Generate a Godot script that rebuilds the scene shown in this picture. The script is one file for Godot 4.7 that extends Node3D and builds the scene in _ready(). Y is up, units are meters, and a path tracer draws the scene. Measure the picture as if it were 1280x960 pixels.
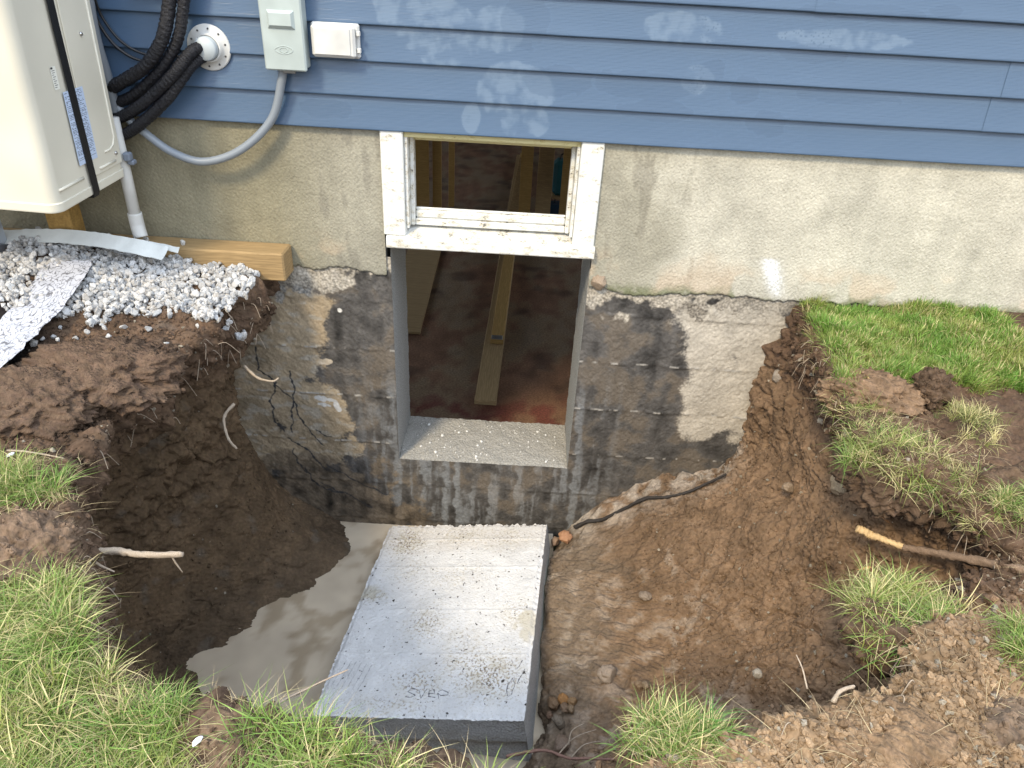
extends Node3D
# An egress opening cut through a house's foundation, with the cut block lying in the excavated pit.

var used := {}
var rng := RandomNumberGenerator.new()
var n_low := FastNoiseLite.new()
var n_mid := FastNoiseLite.new()
var n_fine := FastNoiseLite.new()
var n_cell := FastNoiseLite.new()
var grain_img: Image
var grain_tex: ImageTexture
var grit_tex: ImageTexture
var grain_height: ImageTexture
var soft_tex: ImageTexture

# ---------------------------------------------------------------- naming and tagging
func numbered(called: String) -> String:
	if not used.has(called):
		used[called] = 0
		return called
	used[called] += 1
	return "%s_%03d" % [called, used[called]]

func tag(o: Node, label: String, category: String, group := "", kind := "") -> Node:
	if label != "": o.set_meta("label", label)
	if category != "": o.set_meta("category", category)
	if group != "": o.set_meta("group", group)
	if kind != "": o.set_meta("kind", kind)
	return o

func thing(called: String, label: String, category: String, at := Vector3.ZERO, group := "") -> Node3D:
	var o := Node3D.new()
	o.name = numbered(called)
	add_child(o)
	o.position = at
	tag(o, label, category, group)
	return o

func obj(called: String, m: Mesh, material: Material, parent: Node = null) -> MeshInstance3D:
	var o := MeshInstance3D.new()
	o.mesh = m
	o.material_override = material
	if parent == null:
		o.name = numbered(called)
		add_child(o, true)
	else:
		var k := 0
		var nm := called
		while parent.has_node(nm):
			k += 1
			nm = "%s_%03d" % [called, k]
		o.name = nm
		parent.add_child(o, true)
	return o

# ---------------------------------------------------------------- mesh helpers
func tri(st: SurfaceTool, a: Vector3, b: Vector3, c: Vector3, out: Vector3) -> void:
	st.add_vertex(a)
	if (b - a).cross(c - a).dot(out) > 0.0:
		st.add_vertex(c); st.add_vertex(b)
	else:
		st.add_vertex(b); st.add_vertex(c)

func quad(st: SurfaceTool, a: Vector3, b: Vector3, c: Vector3, d: Vector3, out: Vector3) -> void:
	tri(st, a, b, c, out)
	tri(st, a, c, d, out)

func begin(smooth := false) -> SurfaceTool:
	var st := SurfaceTool.new()
	st.begin(Mesh.PRIMITIVE_TRIANGLES)
	st.set_smooth_group(0 if smooth else -1)
	return st

func done(st: SurfaceTool) -> ArrayMesh:
	st.generate_normals()
	return st.commit()

# a box with chamfered edges between two corners, turned and moved by x
func add_box(st: SurfaceTool, lo: Vector3, hi: Vector3, bev := 0.003, x := Transform3D()) -> void:
	var c := (lo + hi) * 0.5
	var h := (hi - lo).abs() * 0.5
	bev = minf(bev, minf(h.x, minf(h.y, h.z)) * 0.9)
	var pt = func(s: Vector3, axis: int) -> Vector3:
		var p := Vector3(s.x * (h.x - bev), s.y * (h.y - bev), s.z * (h.z - bev))
		p[axis] = s[axis] * h[axis]
		return x * (c + p)
	var cc := x * c
	for axis in 3:
		var u := (axis + 1) % 3
		var v := (axis + 2) % 3
		for sgn in [-1.0, 1.0]:
			var s := [Vector3(), Vector3(), Vector3(), Vector3()]
			var k := 0
			for q in [[-1, -1], [1, -1], [1, 1], [-1, 1]]:
				var w := Vector3()
				w[axis] = sgn; w[u] = q[0]; w[v] = q[1]
				s[k] = w
				k += 1
			var n := Vector3(); n[axis] = sgn
			quad(st, pt.call(s[0], axis), pt.call(s[1], axis), pt.call(s[2], axis), pt.call(s[3], axis), x.basis * n)
		# chamfers along this axis
		for su in [-1.0, 1.0]:
			for sv in [-1.0, 1.0]:
				var a := Vector3(); a[axis] = -1; a[u] = su; a[v] = sv
				var b := Vector3(); b[axis] = 1; b[u] = su; b[v] = sv
				var n2 := Vector3(); n2[u] = su; n2[v] = sv
				quad(st, pt.call(a, u), pt.call(b, u), pt.call(b, v), pt.call(a, v), x.basis * n2)
	for sx in [-1.0, 1.0]:
		for sy in [-1.0, 1.0]:
			for sz in [-1.0, 1.0]:
				var s2 := Vector3(sx, sy, sz)
				tri(st, pt.call(s2, 0), pt.call(s2, 1), pt.call(s2, 2), x.basis * s2)

func box(lo: Vector3, hi: Vector3, bev := 0.003, x := Transform3D()) -> ArrayMesh:
	var st := begin()
	add_box(st, lo, hi, bev, x)
	return done(st)

func spline(pts: Array, n: int) -> PackedVector3Array:
	var out := PackedVector3Array()
	var m := pts.size()
	for i in m - 1:
		var p0: Vector3 = pts[maxi(i - 1, 0)]
		var p1: Vector3 = pts[i]
		var p2: Vector3 = pts[i + 1]
		var p3: Vector3 = pts[mini(i + 2, m - 1)]
		for k in n:
			out.append(p1.cubic_interpolate(p2, p0, p3, float(k) / n))
	out.append(pts[m - 1])
	return out

# a tube along a path; r may be a number or a Callable of (share along the path, angle)
func add_tube(st: SurfaceTool, path: PackedVector3Array, r, sides := 10, caps := true) -> void:
	var n := path.size()
	var up := Vector3.UP
	var rings := []
	var t0 := (path[1] - path[0]).normalized()
	var side := t0.cross(up)
	if side.length() < 0.1: side = t0.cross(Vector3.RIGHT)
	side = side.normalized()
	for i in n:
		var t := (path[mini(i + 1, n - 1)] - path[maxi(i - 1, 0)]).normalized()
		side = (side - t * side.dot(t)).normalized()
		var nn := t.cross(side)
		var ring := PackedVector3Array()
		for k in sides:
			var a := TAU * k / sides
			var rad: float = r if r is float else r.call(float(i) / (n - 1), a)
			ring.append(path[i] + (side * cos(a) + nn * sin(a)) * rad)
		rings.append(ring)
	for i in n - 1:
		for k in sides:
			var k2 := (k + 1) % sides
			var mid: Vector3 = (rings[i][k] + rings[i + 1][k2]) * 0.5
			quad(st, rings[i][k], rings[i][k2], rings[i + 1][k2], rings[i + 1][k], mid - (path[i] + path[i + 1]) * 0.5)
	if caps:
		for e in [0, n - 1]:
			var o := path[0] - path[1] if e == 0 else path[n - 1] - path[n - 2]
			for k in sides:
				tri(st, path[e], rings[e][k], rings[e][(k + 1) % sides], o)

func tube(path: PackedVector3Array, r, sides := 10, caps := true) -> ArrayMesh:
	var st := begin(true)
	add_tube(st, path, r, sides, caps)
	st.index()
	return done(st)

# a surface turned round the y axis: profile of (radius, height)
func add_lathe(st: SurfaceTool, prof: Array, sides: int, x := Transform3D()) -> void:
	for i in prof.size() - 1:
		for k in sides:
			var a := TAU * k / sides
			var b := TAU * (k + 1) / sides
			var p: Vector2 = prof[i]
			var q: Vector2 = prof[i + 1]
			var v := [Vector3(p.x * cos(a), p.y, p.x * sin(a)), Vector3(p.x * cos(b), p.y, p.x * sin(b)), Vector3(q.x * cos(b), q.y, q.x * sin(b)), Vector3(q.x * cos(a), q.y, q.x * sin(a))]
			var d := q - p
			var m := (a + b) * 0.5
			var out := Vector3(cos(m) * d.y, -d.x, sin(m) * d.y)
			quad(st, x * v[0], x * v[1], x * v[2], x * v[3], x.basis * out)

# an indexed grid of points (rows by columns) as a mesh with smooth normals facing towards «out»
func grid_mesh(p: PackedVector3Array, rows: int, cols: int, out: Vector3, colors := PackedColorArray(), uv := PackedVector2Array(), skip := PackedByteArray()) -> ArrayMesh:
	var idx := PackedInt32Array()
	var flip := (p[1] - p[0]).cross(p[cols] - p[0]).dot(out) > 0.0
	for r in rows - 1:
		for c in cols - 1:
			var a := r * cols + c
			if skip.size() and skip[a]: continue
			var b := a + 1
			var d := a + cols
			var e := d + 1
			if flip:
				idx.append_array(PackedInt32Array([a, d, b, b, d, e]))
			else:
				idx.append_array(PackedInt32Array([a, b, d, b, e, d]))
	var nor := PackedVector3Array()
	nor.resize(p.size())
	for r in rows:
		var r0 := maxi(r - 1, 0) * cols
		var r1 := mini(r + 1, rows - 1) * cols
		for c in cols:
			var n := (p[r * cols + mini(c + 1, cols - 1)] - p[r * cols + maxi(c - 1, 0)]).cross(p[r1 + c] - p[r0 + c])
			nor[r * cols + c] = (n if flip else -n).normalized()
	var arr := []
	arr.resize(Mesh.ARRAY_MAX)
	arr[Mesh.ARRAY_VERTEX] = p
	arr[Mesh.ARRAY_NORMAL] = nor
	arr[Mesh.ARRAY_INDEX] = idx
	if colors.size(): arr[Mesh.ARRAY_COLOR] = colors
	if uv.size(): arr[Mesh.ARRAY_TEX_UV2] = uv
	var m := ArrayMesh.new()
	m.add_surface_from_arrays(Mesh.PRIMITIVE_TRIANGLES, arr)
	return m

# an irregular stone: a subdivided box pushed out to a lumpy ellipsoid with some flat facets
func stone_mesh(sd: int, rough := 0.22, facets := 7, res := 6, sharp := false) -> ArrayMesh:
	var g := RandomNumberGenerator.new()
	g.seed = sd
	var nz := FastNoiseLite.new()
	nz.seed = sd
	nz.frequency = 0.9
	var cuts := []
	for i in facets:
		cuts.append([Vector3(g.randf_range(-1, 1), g.randf_range(-1, 1), g.randf_range(-1, 1)).normalized(), g.randf_range(0.5, 0.85) if sharp else g.randf_range(0.62, 0.9)])
	var st := begin(not sharp)
	for axis in 3:
		for s in [-1.0, 1.0]:
			for i in res:
				for j in res:
					var q := []
					for d in [[0, 0], [1, 0], [1, 1], [0, 1]]:
						var p := Vector3()
						p[axis] = s
						p[(axis + 1) % 3] = tan((2.0 * (i + d[0]) / res - 1.0) * PI / 4)
						p[(axis + 2) % 3] = tan((2.0 * (j + d[1]) / res - 1.0) * PI / 4)
						p = p.normalized()
						var r := 1.0 + nz.get_noise_3dv(p * 1.6) * rough * 2.0
						var v := p * r
						for c in cuts:
							var over: float = v.dot(c[0]) - c[1]
							if over > 0: v -= c[0] * over * 0.92
						q.append(v)
					quad(st, q[0], q[1], q[2], q[3], q[0] + q[2])
	st.index()
	return done(st)

func multi(called: String, m: Mesh, material: Material, where: Array, colors: Array, parent: Node = null) -> MultiMeshInstance3D:
	var mm := MultiMesh.new()
	mm.transform_format = MultiMesh.TRANSFORM_3D
	mm.use_colors = true
	mm.mesh = m
	mm.instance_count = where.size()
	for i in where.size():
		mm.set_instance_transform(i, where[i])
		mm.set_instance_color(i, colors[i])
	var o := MultiMeshInstance3D.new()
	o.multimesh = mm
	o.material_override = material
	if parent:
		o.name = called
		parent.add_child(o, true)
	else:
		o.name = numbered(called)
		add_child(o, true)
	return o

# ---------------------------------------------------------------- materials
func lin(r: float, g: float, b: float) -> Color:
	return Color(r, g, b).linear_to_srgb()

func mat(c: Color, rough := 0.8, spec := 0.5, metal := 0.0) -> StandardMaterial3D:
	var m := StandardMaterial3D.new()
	m.albedo_color = c
	m.roughness = rough
	m.metallic_specular = spec
	m.metallic = metal
	return m

# a triplanar material with a tone texture and a relief
func rough_mat(c: Color, rough: float, tex: Texture2D, scale: float, relief: Texture2D, cm: float, vertex := false, spec := 0.4) -> StandardMaterial3D:
	var m := mat(c, rough, spec)
	m.uv1_triplanar = true
	m.uv1_world_triplanar = true
	m.uv1_scale = Vector3.ONE * scale
	m.albedo_texture = tex
	if relief:
		m.heightmap_enabled = true
		m.heightmap_texture = relief
		m.heightmap_scale = cm
	m.vertex_color_use_as_albedo = vertex
	return m

func with_stains(m: StandardMaterial3D, tex: Texture2D) -> StandardMaterial3D:
	m.detail_enabled = true
	m.detail_blend_mode = BaseMaterial3D.BLEND_MODE_MIX
	m.detail_uv_layer = BaseMaterial3D.DETAIL_UV_2
	m.detail_albedo = tex
	return m

func fractal(sd: int, freq: float, oct: int, kind := FastNoiseLite.TYPE_SIMPLEX_SMOOTH) -> FastNoiseLite:
	var n := FastNoiseLite.new()
	n.seed = sd
	n.frequency = freq
	n.noise_type = kind
	n.fractal_type = FastNoiseLite.FRACTAL_FBM
	n.fractal_octaves = oct
	return n

# a seamless tone image: noise levels remapped between two greys
func tone_tex(n: FastNoiseLite, size: int, lo: float, hi: float) -> ImageTexture:
	var im := n.get_seamless_image(size, size, false, false, 0.15, true)
	im.convert(Image.FORMAT_L8)
	var d := im.get_data()
	for i in d.size():
		d[i] = int(clampf(lerpf(lo, hi, d[i] / 255.0), 0, 1) * 255)
	im = Image.create_from_data(size, size, false, Image.FORMAT_L8, d)
	im.convert(Image.FORMAT_RGB8)
	return ImageTexture.create_from_image(im)

func make_textures() -> void:
	grain_tex = tone_tex(fractal(3, 0.05, 4, FastNoiseLite.TYPE_PERLIN), 512, 0.76, 1.0)
	grit_tex = tone_tex(fractal(4, 0.09, 3, FastNoiseLite.TYPE_PERLIN), 512, 0.66, 1.0)
	grain_height = tone_tex(fractal(6, 0.10, 3, FastNoiseLite.TYPE_VALUE_CUBIC), 512, 0.0, 1.0)
	soft_tex = tone_tex(fractal(9, 0.012, 3), 256, 0.90, 1.0)

func sstep(a: float, b: float, x: float) -> float:
	return smoothstep(a, b, x)

# how far a point lies inside a set of ellipses (1 inside, 0 outside), edges broken up by w
func blobs(list: Array, x: float, y: float, w: float, soft := 0.08) -> float:
	var best := -9.0
	for e in list:
		var dx: float = (x - e[0]) / e[2]
		var dy: float = (y - e[1]) / e[3]
		best = maxf(best, 1.0 - sqrt(dx * dx + dy * dy))
	return smoothstep(-soft, soft, best + w)

func seg_dist(p: Vector2, a: Vector2, b: Vector2) -> float:
	var ab := b - a
	var t := clampf((p - a).dot(ab) / ab.length_squared(), 0, 1)
	return p.distance_to(a + ab * t)

# lines drawn into an RGBA image whose corner (x0, y1) is at the top left, s pixels to the metre
func draw_strokes(im: Image, x0: float, y1: float, s: float, lines: Array, width: float, c: Color, wobble: float, sd: int) -> void:
	var nz := fractal(sd, 1.0, 2)
	for l in lines:
		for i in l.size() - 1:
			var a: Vector2 = l[i]
			var b: Vector2 = l[i + 1]
			var n := int(a.distance_to(b) * s * 2.0) + 2
			for k in n + 1:
				var p := a.lerp(b, float(k) / n)
				p += Vector2(nz.get_noise_2d(p.x * 14, p.y * 14), nz.get_noise_2d(p.x * 14 + 40, p.y * 14)) * wobble
				var wd := width * (0.55 + 0.9 * absf(nz.get_noise_2d(p.x * 30, p.y * 30 + 9)) * 2.0)
				var rp := wd * s * 0.5
				var cx := (p.x - x0) * s
				var cy := (y1 - p.y) * s
				for yy in range(int(cy - rp - 1), int(cy + rp + 2)):
					for xx in range(int(cx - rp - 1), int(cx + rp + 2)):
						if xx < 0 or yy < 0 or xx >= im.get_width() or yy >= im.get_height(): continue
						var cover := clampf(rp + 0.5 - Vector2(xx + 0.5, yy + 0.5).distance_to(Vector2(cx, cy)), 0, 1) * c.a
						if cover <= 0: continue
						var o := im.get_pixel(xx, yy)
						var aa := maxf(o.a, cover)
						im.set_pixel(xx, yy, Color(lerpf(o.r, c.r, cover), lerpf(o.g, c.g, cover), lerpf(o.b, c.b, cover), aa))

# ---------------------------------------------------------------- the scene
func _ready() -> void:
	rng.seed = 11
	camera_and_light()
	make_textures()
	n_low = fractal(21, 1.0, 3)
	n_mid = fractal(22, 1.0, 4)
	n_fine = fractal(23, 1.0, 2)
	n_cell.seed = 24
	n_cell.frequency = 1.0
	n_cell.noise_type = FastNoiseLite.TYPE_CELLULAR
	n_cell.cellular_return_type = FastNoiseLite.RETURN_DISTANCE
	n_cell.fractal_type = FastNoiseLite.FRACTAL_NONE
	terrain()
	foundation()
	siding()
	basement_window()
	basement()
	cut_block()
	water()
	heat_pump()
	wall_fittings()
	gravel_bed()
	loose_things()
	grass()

func camera_and_light() -> void:
	var cam := Camera3D.new()
	cam.name = "camera"
	cam.fov = 55.62
	cam.near = 0.05
	cam.far = 200.0
	add_child(cam)
	cam.position = Vector3(0, 1.225, 2.74)
	cam.rotation = Vector3(deg_to_rad(-31.7), 0, 0)
	cam.rotate_object_local(Vector3(0, 0, 1), deg_to_rad(3.3))
	cam.current = true
	var sky := ProceduralSkyMaterial.new()
	sky.sky_top_color = Color(0.88, 0.93, 1.0)
	sky.sky_horizon_color = Color(0.74, 0.71, 0.64)
	sky.sky_curve = 0.18
	sky.sky_energy_multiplier = 1.45
	sky.ground_bottom_color = lin(0.10, 0.12, 0.06)
	sky.ground_horizon_color = lin(0.16, 0.17, 0.11)
	var s := Sky.new()
	s.sky_material = sky
	var env := Environment.new()
	env.background_mode = Environment.BG_SKY
	env.sky = s
	env.tonemap_mode = Environment.TONE_MAPPER_LINEAR
	env.tonemap_exposure = 1.45
	env.sdfgi_enabled = true
	env.ssao_enabled = true
	env.ssil_enabled = true
	var we := WorldEnvironment.new()
	we.name = "environment"
	we.environment = env
	add_child(we)
	var sun := DirectionalLight3D.new()
	sun.name = "sun"
	sun.light_color = Color(1.0, 0.93, 0.80)
	sun.light_energy = 0.85
	sun.light_angular_distance = 10.0
	sun.shadow_enabled = true
	add_child(sun)
	sun.look_at_from_position(Vector3(-1.9, 4.2, 3.6), Vector3(0, 0, 0))

# ---------------------------------------------------------------- ground: a loft round the pit, from the left of the wall round the front to its right
const SPAN := [5, 64, 20, 30, 44, 44, 44, 28]
const PER := 38
var T_P := PackedVector3Array()   # points after relief
var T_N := PackedVector3Array()
var T_rows := 0
var T_cols := 0

func stations() -> Array:
	var v := func(a: float, b: float, c: float) -> Vector3: return Vector3(a, b, c)
	# outer, rim, lip, upper wall, mid wall, foot, floor, centre
	return [
		[v.call(-1.7, .06, -.02), v.call(-1.03, .0, -.02), v.call(-1.06, -.1, -.02), v.call(-1.19, -.38, -.02), v.call(-1.23, -.8, -.02), v.call(-1.13, -1.12, -.02), v.call(-.81, -1.36, -.02), v.call(-.5, -1.47, -.02)],
		[v.call(-1.75, .15, .17), v.call(-1.02, .02, .16), v.call(-1.07, -.12, .17), v.call(-1.16, -.38, .2), v.call(-1.18, -.78, .22), v.call(-1.02, -1.10, .24), v.call(-.78, -1.33, .2), v.call(-.5, -1.48, .2)],
		[v.call(-1.75, .13, .42), v.call(-1.08, .0, .42), v.call(-1.13, -.15, .42), v.call(-1.24, -.42, .42), v.call(-1.30, -.82, .45), v.call(-1.10, -1.14, .44), v.call(-.86, -1.335, .42), v.call(-.4, -1.48, .42)],
		[v.call(-1.8, .03, .78), v.call(-1.17, -.05, .72), v.call(-1.23, -.2, .72), v.call(-1.37, -.5, .7), v.call(-1.42, -.87, .68), v.call(-1.27, -1.18, .65), v.call(-1.02, -1.34, .58), v.call(-.4, -1.50, .6)],
		[v.call(-1.8, .02, 1.1), v.call(-1.19, -.07, 1.03), v.call(-1.26, -.22, 1.03), v.call(-1.43, -.52, 1.0), v.call(-1.48, -.9, .92), v.call(-1.35, -1.2, .84), v.call(-1.16, -1.35, .74), v.call(-.4, -1.52, .8)],
		[v.call(-1.7, .02, 1.5), v.call(-1.13, .0, 1.32), v.call(-1.20, -.2, 1.3), v.call(-1.38, -.5, 1.22), v.call(-1.42, -.9, 1.08), v.call(-1.32, -1.22, .98), v.call(-1.17, -1.37, .86), v.call(-.4, -1.52, .9)],
		[v.call(-1.45, .02, 1.95), v.call(-.97, .01, 1.60), v.call(-1.03, -.18, 1.56), v.call(-1.15, -.5, 1.42), v.call(-1.2, -.9, 1.27), v.call(-1.13, -1.24, 1.13), v.call(-.97, -1.40, 1.03), v.call(-.38, -1.52, 1.0)],
		[v.call(-1.05, .02, 2.25), v.call(-.79, .0, 1.85), v.call(-.82, -.18, 1.79), v.call(-.90, -.5, 1.66), v.call(-.92, -.9, 1.47), v.call(-.86, -1.25, 1.3), v.call(-.75, -1.42, 1.16), v.call(-.35, -1.52, 1.05)],
		[v.call(-.72, .0, 2.4), v.call(-.53, -.03, 1.98), v.call(-.54, -.2, 1.91), v.call(-.6, -.5, 1.79), v.call(-.62, -.9, 1.62), v.call(-.6, -1.25, 1.45), v.call(-.55, -1.42, 1.3), v.call(-.3, -1.52, 1.15)],
		[v.call(-.32, -.0, 2.5), v.call(-.3, -.04, 1.99), v.call(-.3, -.2, 1.92), v.call(-.3, -.5, 1.82), v.call(-.3, -.9, 1.68), v.call(-.3, -1.25, 1.5), v.call(-.28, -1.42, 1.36), v.call(-.22, -1.52, 1.2)],
		[v.call(-.02, -.0, 2.55), v.call(-.03, -.05, 2.04), v.call(-.02, -.2, 1.95), v.call(0, -.5, 1.86), v.call(.02, -.85, 1.72), v.call(.04, -1.15, 1.52), v.call(.05, -1.3, 1.36), v.call(.04, -1.45, 1.2)],
		[v.call(.16, -.04, 2.65), v.call(.13, -.08, 2.24), v.call(.08, -.22, 2.14), v.call(.1, -.5, 2.0), v.call(.12, -.8, 1.85), v.call(.14, -1.06, 1.6), v.call(.16, -1.20, 1.38), v.call(.14, -1.36, 1.15)],
		[v.call(.34, -.01, 2.6), v.call(.3, -.02, 2.02), v.call(.33, -.15, 1.93), v.call(.38, -.45, 1.82), v.call(.42, -.75, 1.65), v.call(.43, -.98, 1.45), v.call(.36, -1.12, 1.25), v.call(.17, -1.32, 1.0)],
		[v.call(.72, .03, 2.4), v.call(.57, .0, 1.95), v.call(.61, -.12, 1.86), v.call(.65, -.4, 1.72), v.call(.7, -.7, 1.56), v.call(.66, -.93, 1.38), v.call(.5, -1.08, 1.15), v.call(.18, -1.30, .85)],
		[v.call(1.1, .03, 2.2), v.call(.83, .0, 1.86), v.call(.87, -.12, 1.78), v.call(.92, -.35, 1.62), v.call(.95, -.6, 1.5), v.call(.87, -.86, 1.3), v.call(.62, -1.05, 1.05), v.call(.19, -1.30, .72)],
		[v.call(1.6, -.06, 1.85), v.call(1.01, -.06, 1.66), v.call(1.02, -.17, 1.58), v.call(1.02, -.36, 1.45), v.call(1.0, -.6, 1.32), v.call(.9, -.83, 1.15), v.call(.64, -1.04, .95), v.call(.20, -1.29, .6)],
		[v.call(1.9, -.03, 1.5), v.call(1.36, -.12, 1.37), v.call(1.32, -.22, 1.3), v.call(1.2, -.38, 1.22), v.call(1.08, -.6, 1.12), v.call(.94, -.82, 1.0), v.call(.66, -1.03, .82), v.call(.21, -1.29, .48)],
		[v.call(1.95, .0, 1.15), v.call(1.24, -.03, 1.14), v.call(1.33, -.2, 1.1), v.call(1.24, -.4, 1.04), v.call(1.1, -.62, .96), v.call(.94, -.82, .86), v.call(.66, -1.02, .7), v.call(.22, -1.29, .38)],
		[v.call(1.95, .0, .85), v.call(1.08, -.02, .95), v.call(1.16, -.17, .92), v.call(1.13, -.38, .88), v.call(1.04, -.6, .8), v.call(.9, -.81, .68), v.call(.63, -1.02, .55), v.call(.23, -1.30, .3)],
		[v.call(1.95, .01, .55), v.call(1.09, .0, .67), v.call(1.15, -.14, .65), v.call(1.14, -.36, .6), v.call(1.05, -.6, .52), v.call(.87, -.82, .42), v.call(.6, -1.02, .34), v.call(.24, -1.31, .2)],
		[v.call(1.95, .02, .25), v.call(1.14, .0, .3), v.call(1.14, -.13, .28), v.call(1.1, -.36, .24), v.call(1.07, -.64, .2), v.call(.92, -.85, .17), v.call(.6, -1.0, .14), v.call(.26, -1.34, .1)],
		[v.call(1.95, .02, -.02), v.call(1.18, -.04, -.02), v.call(1.10, -.22, -.02), v.call(1.06, -.42, -.02), v.call(1.06, -.74, -.02), v.call(.95, -.89, -.02), v.call(.62, -1.0, -.02), v.call(.27, -1.37, -.02)],
	]

func cr(a: Vector3, b: Vector3, c: Vector3, d: Vector3, t: float) -> Vector3:
	return b + 0.5 * t * (c - a + t * (2.0 * a - 5.0 * b + 4.0 * c - d + t * (3.0 * (b - c) + d - a)))

func soil_color(p: Vector3, seg: float) -> Color:
	var a := n_low.get_noise_3d(p.x * 2.2, p.y * 2.2, p.z * 2.2)
	var b := n_mid.get_noise_3d(p.x * 9, p.y * 9, p.z * 9)
	var f := n_fine.get_noise_3d(p.x * 60, p.y * 60, p.z * 60)
	var dark := Color(0.145, 0.097, 0.057)
	var tan := Color(0.245, 0.158, 0.096)
	var loam := Color(0.10, 0.062, 0.042)
	var dry := Color(0.31, 0.21, 0.125)
	var right := sstep(-0.1, 0.35, p.x + a * 0.25)
	var c := dark.lerp(tan, right)
	# reddish slab of topsoil by the gravel
	var slab := sstep(-0.45, -0.1, p.y + a * 0.15) * (1.0 - right)
	c = c.lerp(Color(0.15, 0.096, 0.064), slab * 0.85)
	# dark topsoil under the turf on the right
	c = c.lerp(loam, sstep(-0.34, -0.16, p.y + b * 0.14 + a * 0.1) * right * (1.0 - sstep(1.35, 1.6, p.z)) * 0.8)
	# dry spoil along the front right
	c = c.lerp(dry, sstep(-0.22, -0.02, p.y + b * 0.1) * sstep(0.2, 0.42, p.x) * sstep(1.5, 1.75, p.z))
	# wet grey mud on the floor beside the block
	var wet := sstep(-1.06, -1.2, p.y + b * 0.12 + a * 0.1) * right * sstep(0.62, 0.42, p.x + a * 0.1)
	c = c.lerp(Color(0.24, 0.185, 0.135), wet * 0.8)
	var smear := sstep(0.16, 0.34, b + a * 0.45) * sstep(-0.8, -1.0, p.y) * right
	c = c.lerp(Color(0.40, 0.35, 0.29), smear * 0.35)
	# mortar coloured ridge against the right wall
	var ridge := sstep(0.34, 0.08, p.z + b * 0.15) * sstep(-0.62, -0.8, p.y + a * 0.1) * right
	c = c.lerp(Color(0.42, 0.36, 0.30), ridge * sstep(-0.25, 0.25, b + 0.08) * 0.85)
	# grey silt near the puddle
	var silt := (1.0 - right) * sstep(-1.08, -1.32, p.y + b * 0.1)
	c = c.lerp(Color(0.12, 0.088, 0.06), silt * 0.5)
	# black peaty earth beyond the landscape fabric
	c = c.lerp(Color(0.02, 0.017, 0.016), sstep(-1.5, -1.62, p.x + a * 0.1) * sstep(0.5, 0.6, p.z) * sstep(1.0, 0.85, p.z))
	# mud cracks of moisture and iron
	c = c * (1.0 + a * 0.32 + b * 0.38 + f * 0.22)
	if right < 0.5:
		c = c.lerp(Color(0.17, 0.15, 0.125), sstep(0.33, 0.5, n_mid.get_noise_3d(p.x * 5 + 30, p.y * 5, p.z * 5)) * 0.35)
	c.a = 1.0
	return c

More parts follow.
